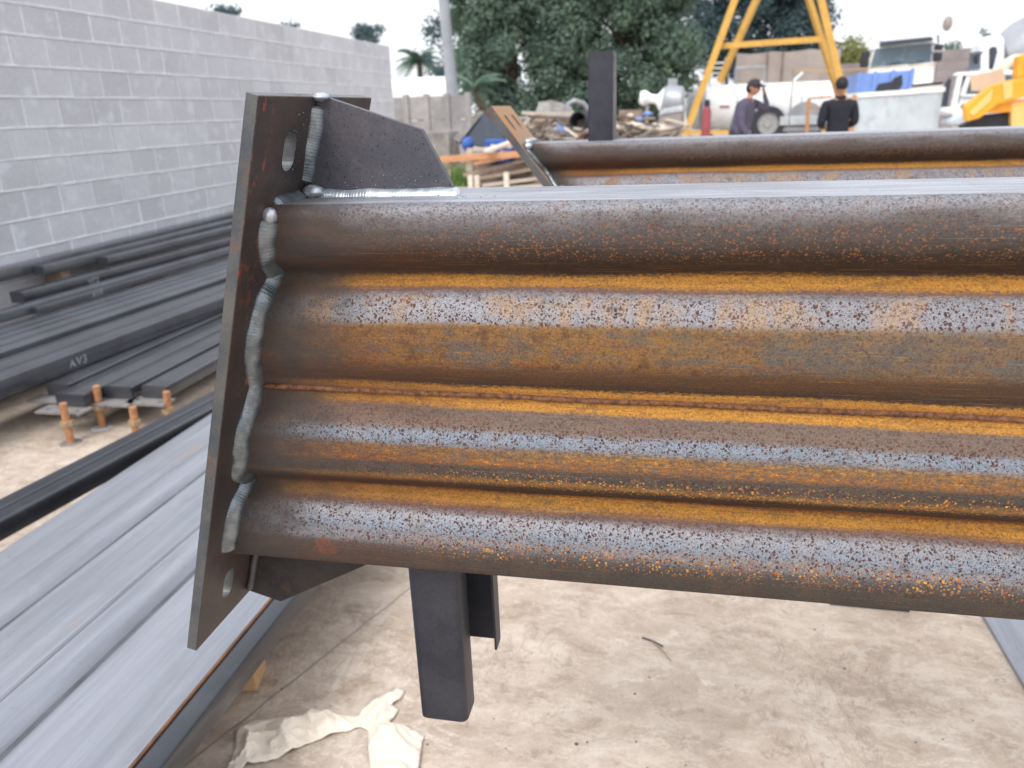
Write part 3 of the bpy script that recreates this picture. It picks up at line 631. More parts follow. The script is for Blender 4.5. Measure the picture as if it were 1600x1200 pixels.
tube_thing(-4.325, -4.238, .44, .505, 4.5, 9.9, 'smooth grey tube second from the block wall', 'bluetube', yaw=1.5)
tube_thing(-4.436, -4.33, .455, .530, 2.5, 9.9, 'smooth grey tube pressed against the block wall', 'bluetube')
for yb, wd in ((2.2, 'near'), (5.6, 'middle'), (8.4, 'far')):
    t = boxobj('timber_bearer', MAT['oldwood'], None, -4.42, -3.12, yb-.045, yb+.045, 0, .199, .003); tag(t, wd + ' timber bearer deep under the wall side tube stack', 'timber bearer', 'timber bearers')
for yb, wd in ((4.75, 'near'), (7.4, 'far')):
    t = boxobj('timber_post', MAT['oldwood'], None, -4.43, -4.30, yb-.045, yb+.045, .0, .439, .003); tag(t, wd + ' upright offcut under the tubes against the block wall', 'timber offcut', 'offcuts under the wall tubes')
# anchor bolts cast into the floor
for i, (px0, py0, px1, py1, wd) in enumerate(((98, 630, 111, 692, 'leftmost'), (150, 603, 160, 668, 'rearmost, half hidden'), (207, 636, 214, 684, 'middle front'), (260, 612, 265, 668, 'rightmost'))):
    base = atz(px1, py1, 0); top = at(px0, py0, base.y)
    a = empty('anchor_bolt', base, 0, wd + ' rusty threaded anchor bolt standing in the concrete floor', 'anchor bolt', 'anchor bolts in the floor')
    d = top-base; h = d.length; n = 60; b = MB()
    b.tube([Vector((d.x*t/n, d.y*t/n, d.z*t/n)) for t in range(n+1)], [.0165 + (.0014 if t % 2 else 0) for t in range(n+1)], 12); b.build('threaded_rod', MAT['rustrod'], a, smooth=True, angle=60)
    q = d*.5
    b = MB(); b.prism([(q.x+.031*math.cos(R(60*k)), q.y+.031*math.sin(R(60*k))) for k in range(6)], 'z', q.z-.015, q.z+.013); b.build('nut', MAT['rustnut'], a, bevel=.002)
    g_ = MB().cyl((0, 0, .0005), (0, 0, .003), .05, .046, 20); g_.build('grout_stain', MAT['mortar'] if i % 2 else MAT['greyplate'], a)

# small things on the floor
MAT['junkfloor'] = paint('slag_grit', S(112, 100, 90), .9, 0, .3, 60)
def pt_in(poly, x, y):
    c = False; j = len(poly)-1
    for i in range(len(poly)):
        (xi, yi), (xj, yj) = poly[i], poly[j]
        if (yi > y) != (yj > y) and x < (xj-xi)*(y-yi)/(yj-yi)+xi: c = not c
        j = i
    return c
def near_edge(poly, x, y):
    best = None
    for i in range(len(poly)):
        a = Vector(poly[i]); b = Vector(poly[(i+1) % len(poly)]); p = Vector((x, y)); ab = b-a
        t = max(0, min(1, (p-a).dot(ab)/max(1e-9, ab.length_squared))); q = a+ab*t; d = (q-p).length
        if best is None or d < best[0]: best = (d, q)
    return best
outl = [(0, 760), (60, 600), (110, 480), (130, 340), (200, 300), (260, 270), (470, 255), (590, 250), (640, 205), (770, 210), (830, 235), (980, 240), (1000, 200), (1110, 130), (1240, 60), (1300, 75), (1270, 130), (1200, 170), (1255, 200),
        (1230, 250), (1190, 290), (1300, 320), (1400, 355), (1440, 385), (1420, 420), (1395, 622), (1390, 800), (1085, 800), (1060, 622), (1045, 480), (1040, 340), (990, 318), (900, 350), (800, 375), (700, 415), (600, 450), (400, 540), (340, 560), (200, 580), (150, 640), (110, 780)]
poly = [tuple(atz(340+x/4.444, 1060+y/4.444, .012).xy) for x, y in outl]
xs = [p[0] for p in poly]; ys = [p[1] for p in poly]; st = .0065
nx = int((max(xs)-min(xs))/st)+2; ny = int((max(ys)-min(ys))/st)+2; idx = {}; vs = []; fs = []
def ph(x, y):
    p = Vector((x*9, y*9, 0)); r = 1-abs(mnoise.noise(p))*2; r2_ = 1-abs(mnoise.noise(Vector((x*22+y*9, y*26-x*6, 3))))*2
    r4 = mnoise.noise(Vector((x*30-y*12, y*34+x*20, 8)))
    return .003 + .020*max(0, r)**2 + .010*max(0, r2_)**2 + .005*abs(r4)
cells = [(i, j) for i in range(nx) for j in range(ny) if pt_in(poly, min(xs)+(i+.5)*st, min(ys)+(j+.5)*st)]
cs_ = set(cells)
for i, j in cells:
    f = []
    for a, b in ((i, j), (i+1, j), (i+1, j+1), (i, j+1)):
        if (a, b) not in idx:
            x, y = min(xs)+a*st, min(ys)+b*st
            full = all(c in cs_ for c in ((a-1, b-1), (a, b-1), (a-1, b), (a, b)))
            d, q = near_edge(poly, x, y)
            if not full: x, y = q.x, q.y
            idx[(a, b)] = len(vs); h = ph(x, y)*(.35 + .65*min(1, d/.03)) if full else ph(x, y)*.35
            vs.append((x, y, h+.002))
        f.append(idx[(a, b)])
    fs.append(tuple(f))
ppb = MB().add(vs, fs); pp = ppb.build('crumpled_paper', MAT['paper'])
bmp = bmesh.new(); bmp.from_mesh(pp.data); bmesh.ops.triangulate(bmp, faces=bmp.faces, quad_method='SHORT_EDGE'); bmp.to_mesh(pp.data); bmp.free()
for f in pp.data.polygons: f.use_smooth = True
pp.data.set_sharp_from_angle(angle=R(16))
md = pp.modifiers.new('solid', 'SOLIDIFY'); md.thickness = .0005
tag(pp, 'crumpled sheet of cream paper torn and twisted on the concrete floor', 'paper')
for i, (a, b, r, nm, lb) in enumerate((((1003, 996), (1036, 1010), .0022, 'wire_offcut', 'short dark wire offcut on the floor under the beam'), ((1016, 1000), (1048, 1032), .0016, 'straw_stick', 'thin pale stick crossing the dark wire offcut on the floor'))):
    p, q = atz(*a, .004), atz(*b, .003)
    tag(MB().tube([p, (p+q)/2 + Vector((.004, 0, .002)), q], r, 6).build(nm, MAT['stub'] if i == 0 else MAT['oldwood']), lb, 'stick' if i else 'wire')
gr = MB(); rq = random.Random(31)
for i in range(70):
    q = atz(rq.uniform(260, 1580), rq.uniform(900, 1230), 0); s_ = rq.choice((.001, .0014, .0018, .003)) * rq.uniform(.7, 1.3)
    gr.blob((q.x, q.y, s_*.4), s_*1.3, s_, s_*.7, 6, 4, .5, 2, i)
tag(gr.build('grit', MAT['junkfloor'], smooth=True, angle=60), 'scattered grit and slag crumbs on the concrete floor', 'grit', kind='stuff')
tag(boxobj('steel_sheet', MAT['sheet'], None, .905, 2.2, .7, 3.9, 0.0, .012), 'grey steel sheet lying on the floor at the right edge', 'steel sheet')

# ================================================================== block wall along the left
BW = tag(empty('block_wall', (-4.45, 0, 0), 0, 'long grey concrete block wall along the left of the yard', 'block wall'), kind='thing')
BL_, BH_, Y1 = .335, .2, 12.30
mo = MB().box(-.14, .0035, -2, Y1-.004, 0, 2.396); mo.build('mortar', MAT['mortar'], BW)
bmesh_pool = []
for v in range(6):
    r3 = random.Random(v); b = MB(); b.box(-.006, .006+r3.uniform(-.0015, .002), .006, BL_-.006-r3.uniform(0, .004), .0055, BH_-.0075-r3.uniform(0, .003))
    o = b.build('block', MAT['block'], None, bevel=.004); bmesh_pool.append(o.data); bpy.data.objects.remove(o)
rest = MB(); cnt = 0
for c in range(12):
    y = -2 + (BL_/2 if c % 2 else 0); 
    while y < Y1-.05:
        vis = c >= 2 and y > 4.05
        if vis and y+BL_ <= Y1+.01:
            o = bpy.data.objects.new('block', rnd.choice(bmesh_pool)); COL.link(o); o.parent = BW
            o.location = (rnd.uniform(-.001, .0025), y+rnd.uniform(-.003, .003), c*BH_+rnd.uniform(-.001, .001)); cnt += 1
        else: rest.box(-.006, .006, y+.006, min(y+BL_-.006, Y1), c*BH_+.0055, c*BH_+BH_-.009)
        y += BL_
tag(rest.build('block_courses', MAT['block'], BW), kind='stuff')
# thick, uneven bed joints squeezed proud of the face
for c in range(2, 12):
    bed = MB(); n = 90; pts = []
    for i in range(n+1):
        y = 3.6 + (Y1-3.65)*i/n; pts.append((.0045+.003*mnoise.noise(Vector((y*6, c, 0))), y, c*BH_+.0005+.0035*mnoise.noise(Vector((y*3, c*3, 2)))))
    bed.tube(pts, [.0095+.0050*mnoise.noise(Vector((i*.9, c*5, 1))) for i in range(n+1)], 6)
    bed.build('bed_joint', MAT['mortar'], BW, smooth=True, angle=60)
print('blocks', cnt)

# ================================================================== yard beyond: materials
MAT['leaf_mid'] = None
def m_leaf(name, a, b, c, tr=.25):
    g = G(name); p = g.geo(); r = g.noise(p, 1.1, 4, .7); r2_ = g.noise(p, 9, 2, .6)
    col = g.mix(g.ss(r, .35, .62), a, b); col = g.mix(g.ss(r2_, .52, .72), col, c)
    g.b.inputs['Subsurface Weight'].default_value = 0
    m = g.fin(col, .9, 0, .1)
    tl = g.n('ShaderNodeBsdfTranslucent'); g.put(tl.inputs[0], col); mx = g.n('ShaderNodeMixShader'); mx.inputs[0].default_value = tr
    g.l(g.b.outputs[0], mx.inputs[1]); g.l(tl.outputs[0], mx.inputs[2]); g.l(mx.outputs[0], g.out.inputs[0]); return m
MAT['leaf_mid'] = m_leaf('broadleaf_foliage', S(92, 114, 108), S(124, 146, 128), S(160, 176, 146), .45)
MAT['leaf_dark'] = m_leaf('dark_foliage', S(76, 98, 104), S(96, 118, 120), S(116, 136, 134), .4)
MAT['leaf_palm'] = m_leaf('palm_foliage', S(104, 130, 120), S(132, 156, 138), S(160, 178, 150), .4)
MAT['leaf_dry'] = m_leaf('dry_foliage', S(112, 120, 74), S(146, 150, 92), S(176, 172, 112))
MAT['grass'] = m_leaf('weeds', S(96, 128, 70), S(128, 158, 92), S(160, 176, 110))
MAT['bark'] = paint('bark', S(104, 92, 82), .9, 0, .2, 10, .02)
MAT['conc'] = paint('old_concrete', S(160, 156, 156), .9, 0, .12, 1.5, .01, S(134, 130, 130))
MAT['polec'] = paint('grey_pole', S(158, 162, 170), .8, 0, .08, 2, .004)
MAT['white'] = paint('white_paint', S(250, 251, 253), .4, 0, .03, 1.2, 0, S(206, 208, 212))
MAT['palegrey'] = paint('pale_grey_paint', S(196, 204, 210), .45, 0, .06, 2, 0, S(172, 178, 184))
MAT['silver'] = paint('dull_silver', S(170, 172, 178), .4, .3, .08, 2)
MAT['taupe'] = paint('taupe_steel', S(164, 152, 148), .55, .1, .08, 2)
MAT['yellow'] = paint('yellow_paint', S(214, 168, 84), .5, 0, .06, 2, 0, S(188, 146, 84))
MAT['orangeyel'] = paint('amber_machine_paint', S(244, 172, 54), .4, 0, .04, 1.5, 0, S(228, 150, 36))
MAT['orangeyel_pale'] = paint('faded_amber_paint', S(248, 196, 120), .45, 0, .03, 1.5)
MAT['canvas'] = paint('tan_canvas', S(172, 160, 152), .85, 0, .06, 1.2, .02)
MAT['blue'] = paint('blue_plastic', S(128, 158, 220), .5, 0, .05, 2)
MAT['deepblue'] = paint('deep_blue_plastic', S(60, 96, 170), .5, 0, .08, 5)
MAT['black'] = paint('black_rubber', S(52, 54, 60), .7, 0, .1, 8)
MAT['tyre'] = paint('dusty_tyre', S(66, 69, 76), .85, 0, .12, 8)
MAT['rim'] = paint('wheel_rim', S(176, 176, 176), .5, .2, .1, 8)
MAT['red'] = paint('faded_red', S(160, 78, 86), .5, 0, .1, 6)
MAT['glass'] = paint('windscreen_glass', S(92, 112, 126), .12, 0, .1, .8, 0, S(130, 150, 160), .6)
MAT['darkglass'] = paint('dark_glass', S(58, 66, 78), .15, 0, .1, 1, 0, None, .6)
MAT['junkbrown'] = paint('scrap_brown', S(132, 112, 100), .85, .1, .2, 4, .01)
MAT['junkgrey'] = paint('scrap_grey', S(150, 146, 142), .75, .15, .18, 4, .01)
MAT['brickgrey'] = paint('brown_grey_wall', S(148, 138, 138), .9, 0, .08, 1.5, .01)
MAT['card'] = paint('cardboard', S(212, 180, 152), .85, 0, .05, 2)
MAT['skin'] = paint('skin', S(178, 128, 104), .55, 0, .05, 20)
MAT['shirt_purple'] = paint('slate_purple_cloth', S(92, 88, 108), .85, 0, .1, 14, .004)
MAT['shirt_navy'] = paint('navy_black_cloth', S(36, 38, 48), .85, 0, .1, 14, .004)
MAT['trousers'] = paint('dark_trousers', S(58, 58, 70), .85, 0, .1, 14, .004)
MAT['hair'] = paint('black_hair', S(36, 32, 32), .6, 0, .1, 60)
MAT['cap'] = paint('dark_cap', S(58, 54, 58), .8, 0, .1, 30)
MAT['cream'] = paint('cream_scrap', S(226, 214, 196), .8, 0, .06, 5, .01)

# ================================================================== trees
def tree(name, label, base, trunk_top, tr, clumps, leaves, leaf, mat, seed, group='trees beyond the yard', clump_r=.9):
    rr = random.Random(seed); t = empty(name, base, 0, label, 'tree', group); bx = Vector(base)
    b = MB(); top = Vector(trunk_top)-bx; pts = [Vector((top.x*u + .15*math.sin(u*5+seed), top.y*u, top.z*u)) for u in (0, .25, .5, .75, 1)]
    b.tube(pts, [tr, tr*.85, tr*.7, tr*.5, tr*.25], 10)
    for i in range(7):
        c = rr.choice(clumps); e = Vector(c[:3])-bx; s0 = pts[rr.choice((2, 3))]
        b.tube([s0, (s0+e)/2+Vector((0, 0, .2)), e], [tr*.4, tr*.25, tr*.08], 6)
    b.build('trunk', MAT['bark'], t, smooth=True)
    V = []; F = []
    for c in clumps:
        cc = Vector(c[:3])-bx; rad = c[3]
        nl = int(leaves*(rad/clump_r)**2)
        for i in range(nl):
            u = Vector((rr.gauss(0, 1), rr.gauss(0, 1), rr.gauss(0, 1))).normalized(); q = rad*(rr.random()**.45)
            q *= 1 + .35*mnoise.noise(u*2.2+cc)
            p = cc + Vector((u.x*q, u.y*q, u.z*q*.8))
            n = (u + Vector((rr.gauss(0, .6), rr.gauss(0, .6), rr.gauss(.5, .6)))).normalized(); a = n.orthogonal().normalized()
            a.rotate(Matrix.Rotation(rr.random()*6.28, 3, n)); e = n.cross(a); L = leaf*rr.uniform(.6, 1.4)
            k = len(V); V += [p-a*L*.5, p+e*L*.32+n*L*.08, p+a*L*.5, p-e*L*.32+n*L*.08]; F.append((k, k+1, k+2, k+3))
    MB().add(V, F).build('crown', mat, t); return t
def clump_field(px0, px1, py0, py1, Y, n, rad, seed, shape=None, dy=1.6):
    rr = random.Random(seed); out = []
    while len(out) < n:
        px, py = rr.uniform(px0, px1), rr.uniform(py0, py1)
        if shape and not shape(px, py, rr): continue
        p = at(px, py, Y+rr.uniform(-dy, dy)); out.append((p.x, p.y, p.z, rad*rr.uniform(.65, 1.25)))
    return out
Yt = 30
g0 = lambda px, Y: Vector((at(px, 200, Y).x, Y, 0))
sh = lambda px, py, r: (py < 196 - max(0, 770-px)*1.1 + 6*math.sin(px*.11)) and not (px < 736 and 90 < py < 130 and r.random() < .6)
tree('broad_tree', 'largest broad green tree behind the scrap heap, left of the post stub', g0(790, Yt), at(800, 40, Yt), .28, clump_field(712, 912, -150, 196, Yt, 150, .75, 1, sh), 480, .155, MAT['leaf_mid'], 11, clump_r=.75)
tree('broad_tree', 'rounded green tree behind the grey scrap boxes, right of the post stub', g0(985, Yt+1), at(985, 40, Yt+1), .28, clump_field(900, 1076, -150, 190, Yt+1, 140, .75, 2, lambda px, py, r: py < 190-max(0, px-1030)*1.2), 480, .155, MAT['leaf_mid'], 12, clump_r=.75)
tree('dark_tree', 'tall dark tree between the yellow gantry legs', g0(1130, Yt+14), at(1130, 0, Yt+14), .25, clump_field(1056, 1200, -140, 120, Yt+14, 125, .8, 3), 330, .17, MAT['leaf_dark'], 13, clump_r=.8)
tree('dark_tree', 'tall dark bluish tree behind the right gantry leg, edge against the sky', g0(1240, Yt+14), at(1240, 0, Yt+14), .25, clump_field(1190, 1288, -140, 100, Yt+14, 105, .8, 4, lambda px, py, r: px < 1296-max(0, py-30)*.12), 330, .17, MAT['leaf_dark'], 14, clump_r=.8)
tree('thin_tree', 'loose thin tree between the grey pole and the largest tree', g0(715, Yt+4), at(716, 60, Yt+4), .12, clump_field(672, 735, 25, 120, Yt+4, 26, .5, 5), 70, .16, MAT['leaf_dark'], 15, clump_r=.5)
tree('roadside_tree', 'yellowish thin tree left of the white truck cab', g0(1330, 48), at(1330, 80, 48), .18, clump_field(1306, 1352, 66, 112, 48, 26, .75, 6), 60, .22, MAT['leaf_dry'], 16, clump_r=.75)
tree('far_treetop', 'dark treetop poking above the block wall near its middle', g0(352, 45), at(352, 30, 45), .15, clump_field(336, 368, 14, 45, 45, 12, .55, 7), 110, .2, MAT['leaf_dark'], 17, clump_r=.55)
tree('far_treetop', 'small dark treetop above the block wall, second from its end', g0(460, 45), at(460, 60, 45), .15, clump_field(440, 480, 40, 70, 45, 9, .45, 8), 90, .2, MAT['leaf_dark'], 18, clump_r=.45)
tree('far_treetop', 'feathery treetop above the far end of the block wall', g0(575, 45), at(575, 70, 45), .15, clump_field(560, 596, 44, 90, 45, 14, .45, 9), 80, .2, MAT['leaf_dark'], 19, clump_r=.45)
tree('far_treetop', 'small far treetop between the truck cab and the mixer truck', g0(1484, 60), at(1484, 76, 60), .15, clump_field(1476, 1494, 70, 84, 60, 6, .45, 10), 60, .2, MAT['leaf_mid'], 20, clump_r=.45)
tree('far_treetop', 'small far treetop peeking over the mixer truck cab', g0(1545, 70), at(1545, 54, 70), .15, clump_field(1532, 1556, 48, 66, 70, 6, .5, 11), 60, .22, MAT['leaf_dark'], 21, clump_r=.5)
def palm(base, top, label, n, L, seed, mat):
    rr = random.Random(seed); t = empty('palm_tree', base, 0, label, 'palm tree', 'palms beyond the yard wall'); e = Vector(top)-Vector(base)
    MB().tube([Vector((0, 0, 0)), e*.5+Vector((.1, 0, 0)), e], [.2, .16, .14], 10).build('trunk', MAT['bark'], t, smooth=True)
    V = []; F = []
    for i in range(n):
        az = 6.283*i/n+rr.uniform(-.2, .2); el = rr.uniform(-.5, 1.2); d = Vector((math.cos(az), math.sin(az), 0)); prevp = None
        for k in range(14):
            u = k/13; p = e + d*(L*u*math.cos(el*.6)) + Vector((0, 0, L*(math.sin(el)*u - .55*u*u)))
            s = Vector((-d.y, d.x, 0))
            if k > 1:
                w_ = L*.34*(1-u*.7)
                for sg in (-1, 1):
                    q = len(V); tip = p + s*sg*w_ + d*.1*L + Vector((0, 0, -w_*.55)); V += [p-d*.02*L, p+d*.09*L, tip]; F.append((q, q+1, q+2))
            prevp = p
    MB().add(V, F).build('crown', mat, t); return t
palm(g0(655, 42), at(655, 92, 42), 'palm tree left of the grey pole behind the white tank', 44, 1.25, 3, MAT['leaf_palm'])
palm(g0(770, 27), at(742, 135, 27), 'low palm fronds beside the concrete panel wall end', 14, 1.1, 5, MAT['leaf_palm'])

# ================================================================== far left: panel wall, pole, white tank
pw_ = empty('panel_wall', (0, 0, 0), 0, 'grey concrete panel wall beyond the end of the block wall', 'concrete wall'); tag(pw_, kind='thing')
Yw = 21.0; xa, xb = at(606, 200, Yw).x, at(733, 200, Yw).x; zt = at(660, 150, Yw).z
npn = 4; dx = (xb-xa)/npn
for i in range(npn):
    for j in range(3):
        boxobj('panel', MAT['conc'], pw_, xa+dx*i+.07, xa+dx*(i+1)-.07, Yw, Yw+.06, j*zt/3+.01, (j+1)*zt/3-.012, .006)
for i in range(npn+1): boxobj('post', MAT['conc'], pw_, xa+dx*i-.075, xa+dx*i+.075, Yw-.05, Yw+.09, 0, zt+.05, .01)
po = empty('utility_pole', (at(705, 200, 23.5).x, 23.5, 0), 0, 'tall grey concrete utility pole left of the largest tree', 'utility pole')
pb = at(707, 150, 23.5); pt = at(692, -10, 23.5); sl_ = (pb-pt)
def polepath(z): k = (z-pt.z)/(pb.z-pt.z); q = pt+(pb-pt)*k; return Vector((q.x-po.location.x, 0, z))
MB().tube([polepath(0), polepath(3), polepath(6), polepath(8.5)], [.20, .165, .13, .11], 14).build('pole_shaft', MAT['polec'], po, smooth=True)
boxobj('crossarm', MAT['polec'], po, polepath(8).x-.9, polepath(8).x+.9, -.06, .06, 7.95, 8.07)
for sx in (-.8, 0, .8): MB().cyl((polepath(8).x+sx, 0, 8.07), (polepath(8).x+sx, 0, 8.25), .05).build('insulator', MAT['palegrey'], po)
wt = empty('water_tank', (at(650, 140, 27).x, 27, 0), 0, 'long white rounded tank behind the concrete panel wall', 'tank')
zt0, zt1 = at(650, 158, 27).z, at(650, 121, 27).z; rr_ = (zt1-zt0)*.72; zc = zt1-rr_; hw = 1.25
MB().lathe([(-hw-.12, .02), (-hw-.1, rr_*.6), (-hw, rr_*.95), (-hw+.1, rr_), (hw-.1, rr_), (hw, rr_*.95), (hw+.1, rr_*.6), (hw+.12, .02)], (0, 0, zc), (1, 0, 0), 28).build('tank_shell', MAT['white'], wt, smooth=True)
for sx in (-.8, .8): boxobj('saddle', MAT['conc'], wt, sx-.15, sx+.15, -.4, .4, 0, zc-rr_*.7)

# ================================================================== scrap heap and pallets
def junk(name, label, cat, m, verts_px, Y, th=.06, group='scrap heap'):
    """a flat sheet or board with thickness, standing in the heap"""
    P = [at(px, py, Y+dy) for px, py, dy in verts_px]; base = P[0].copy()
    n = (P[1]-P[0]).cross(P[-1]-P[0]).normalized(); b = MB(); k = len(P)
    b.add([p-base for p in P]+[p-base+n*th for p in P], [tuple(range(k)), tuple(range(2*k-1, k-1, -1))]+[(i, (i+1) % k, k+(i+1) % k, k+i) for i in range(k)])
    o = b.build(name, m); o.location = base; return tag(o, label, cat, group)
Yj = 15.5
hp = MB(); rr = random.Random(5)
V = []; nX, nY = 44, 22; X0, X1 = at(700, 200, 17).x, at(1085, 200, 17).x
for j in range(nY+1):
    for i in range(nX+1):
        u, v = i/nX, j/nY; x = X0+(X1-X0)*u; y = 15.6+4.6*v
        h = (math.sin(math.pi*min(1, max(0, u)))**.5)*math.sin(math.pi*v)**.7
        V.append((x, y, max(-.02, h*(.85+.35*mnoise.noise(Vector((x*1.3, y*1.3, 0)))+.25*mnoise.noise(Vector((x*4, y*4, 3)))))))
hp.add(V, [(j*(nX+1)+i, j*(nX+1)+i+1, (j+1)*(nX+1)+i+1, (j+1)*(nX+1)+i) for j in range(nY) for i in range(nX)])
tag(hp.build('rubble_mound', MAT['junkbrown']), 'low brown mound of rubble that the scrap lies on', 'rubble', kind='stuff')
wsj = junk('curved_windscreen', 'dark glass windscreen leaning in the scrap heap left of the slanted plate', 'windscreen', MAT['darkglass'], [(712, 222, 0), (748, 176, .5), (758, 178, .6), (792, 208, .3), (770, 232, -.1)], 16.2, .03)
wrim = junk('rim', None, None, MAT['junkgrey'], [(708, 216, -.03), (746, 173, .46), (756, 174, .52), (718, 222, -.03)], 16.15, .04); wrim.parent = wsj; wrim.location = wrim.location - wsj.location; del wrim['group']
junk('scrap_sheet', 'grey rounded sheet on top of the scrap heap', 'metal sheet', MAT['junkgrey'], [(836, 178, 0), (842, 160, .4), (862, 156, .5), (885, 163, .5), (900, 176, .2), (905, 190, 0)], 19, .05)
junk('timber_plank', 'long pale plank lying across the scrap heap', 'plank', MAT['palewood'], [(815, 179, 0), (815, 174, 0), (920, 176, .3), (920, 181, .3)], 17.5, .15)
junk('timber_plank', 'lower brown plank across the scrap heap', 'plank', MAT['junkbrown'], [(826, 184, 0), (826, 180, 0), (918, 184, .3), (918, 190, .3)], 17.2, .15)
junk('scrap_board', 'pale triangular board leaning in the scrap heap', 'board', MAT['palewood'], [(845, 206, 0), (868, 190, .2), (870, 196, .2), (852, 208, 0)], 17, .04)
junk('scrap_board', 'wide weathered board left of the pale triangular board', 'board', MAT['oldwood'], [(826, 200, 0), (832, 186, .2), (868, 184, .3), (846, 204, 0)], 17.3, .05)
junk('blue_scrap', 'small pale blue plastic piece in the scrap heap', 'plastic scrap', MAT['blue'], [(868, 204, 0), (872, 194, 0), (886, 202, .1), (900, 214, .1), (880, 210, 0)], 16.6, .05)
junk('white_strip', 'thin white strip lying in the scrap beside the blue piece', 'strip', MAT['cream'], [(880, 200, 0), (883, 198, 0), (906, 214, 0), (901, 216, 0)], 16.4, .04)
junk('brown_cabinet_side', 'reddish brown panel in the scrap just left of the post stub', 'panel', MAT['taupe'], [(900, 214, 0), (906, 188, 0), (930, 184, .3), (930, 216, .3)], 16.9, .08)
c0 = at(903, 190, 16.6); tag(MB().lathe([(.45, .17), (0, .18), (0, .2), (.5, .2), (.5, .1)], c0, (.3, .95, 0), 20, False).build('scrap_drum', MAT['black']), 'black open drum in the scrap heap', 'drum', 'scrap heap')
p0, p1, p2_ = at(888, 168, 18), at(897, 160, 18), at(920, 172, 18)
tag(MB().tube([at(890, 172, 18), at(888, 162, 18), at(898, 157, 18), at(912, 162, 18.1), at(922, 178, 18.2)], .055, 8).build('bent_pipe', MAT['silver'], smooth=True), 'bent pale pipe loop on top of the scrap heap', 'pipe', 'scrap heap')
c0 = at(731, 225, 15.9); tag(MB().blob(c0, .13, .13, .14, 14, 10, .1, 2).build('blue_jug', MAT['deepblue'], smooth=True, angle=180), 'round deep blue jug behind the pallet', 'jug', 'blue containers')
c0 = at(778, 226, 16.0); tag(MB().box(c0.x-.3, c0.x+.3, c0.y, c0.y+.4, c0.z-.35, c0.z+.1).build('blue_crate', MAT['deepblue'], bevel=.03), 'deep blue crate behind the pallet slats', 'crate', 'blue containers')
c0 = at(690, 225, 18.5); o = MB().box(c0.x-.55, c0.x+.2, 18.5, 19.4, 0, at(690, 206, 18.5).z).build('metal_cabinet', MAT['junkgrey'], bevel=.02); tag(o, 'low grey metal cabinet in front of the concrete panel wall', 'cabinet')
# pallet seen edge on
pl = empty('pallet', (0, 0, 0), 0, 'orange and white timber pallet standing in front of the scrap heap', 'pallet')
def pbar(name, a, b, Y, w_, h_, m, par): return MB().bar(at(*a, Y), at(*b, Y), w_, h_).build(name, m, par)
pbar('rail', (688, 249), (822, 240), 15.3, .06, .12, MAT['orangewood'], pl)
pbar('rail', (730, 234), (800, 229), 15.5, .06, .05, MAT['palewood'], pl)
for px, y0, y1, wv, m in ((734, 232, 268, .12, 'palewood'), (771, 226, 252, .10, 'palewood'), (784, 234, 250, .08, 'palewood'), (703, 250, 284, .06, 'oldwood')):
    MB().bar(at(px, y0, 15.4), at(px-1, y1, 15.4), wv, .03, (0, 1, 0)).build('slat', MAT[m], pl)
for i, (a, b, z, m, lb) in enumerate((((726, 274), (822, 250), .05, 'oldwood', 'dark weathered plank sloping below the pallet'), ((738, 280), (845, 262), .05, 'oldwood', 'lower grey plank near the ground by the pallet'), ((742, 256), (830, 238), .04, 'orangewood', 'orange plank leaning just under the pallet rail'),
                                     ((760, 236), (815, 216), .05, 'palewood', 'pale plank stacked behind the pallet top'), ((752, 290), (860, 276), .05, 'palewood', 'palest plank lying on the ground by the pallet'))):
    o = MB().bar(at(*a, 15.1), at(*b, 15.9), .16, z).build('timber_plank', MAT[m]); tag(o, lb, 'plank', 'planks round the pallet')
for i, (px, py, wd) in enumerate(((735, 279, 'leftmost'), (745, 279, 'middle'), (791, 274, 'rightmost'))):
    p = at(px, py, 15.0); o = boxobj('timber_peg', MAT['palewood'], None, p.x-.045, p.x+.045, 14.97, 15.06, 0, p.z+.06); tag(o, wd + ' of three pale pegs standing below the pallet', 'peg', 'pale pegs')
V = []; F = []; rr = random.Random(8)
for i in range(900):
    p = at(rr.uniform(696, 736), 275, rr.uniform(15.3, 16.8)); h = rr.uniform(.1, .45); a = rr.random()*6.28; k = len(V)
    V += [(p.x, p.y, 0), (p.x+.03*math.cos(a), p.y+.03*math.sin(a), 0), (p.x+.12*math.sin(a*3), p.y+.1*math.cos(a*2), h)]; F.append((k, k+1, k+2))
tag(MB().add(V, F).build('weeds', MAT['grass']), 'green weeds growing behind the pallet', 'weeds', kind='stuff')
rr = random.Random(21)
for nm, mt, cnt_, lb in (('brown_scrap', 'junkbrown', 70, 'loose brown boards and bars strewn over the rubble mound'), ('pale_scrap', 'palewood', 46, 'loose pale offcuts strewn over the rubble mound'), ('grey_scrap', 'junkgrey', 56, 'loose grey metal bits strewn over the rubble mound')):
    sb_ = MB()
    for i in range(cnt_):
        y = rr.uniform(15.8, 18.8); q = at(rr.choice((rr.uniform(805, 925), rr.uniform(965, 1062))), 200, y); z = rr.uniform(.35, .95) + .12*(y-16); L = rr.uniform(.2, .9); az = rr.uniform(-.9, .9); el = rr.gauss(0, .35)
        d = Vector((math.cos(az)*math.cos(el), math.sin(az)*math.cos(el), math.sin(el)))*L*.5; q = Vector((q.x, y, z)); sb_.bar(q-d, q+d, rr.uniform(.03, .16), rr.uniform(.015, .05))
    tag(sb_.build(nm, MAT[mt]), lb, 'scrap', kind='stuff')
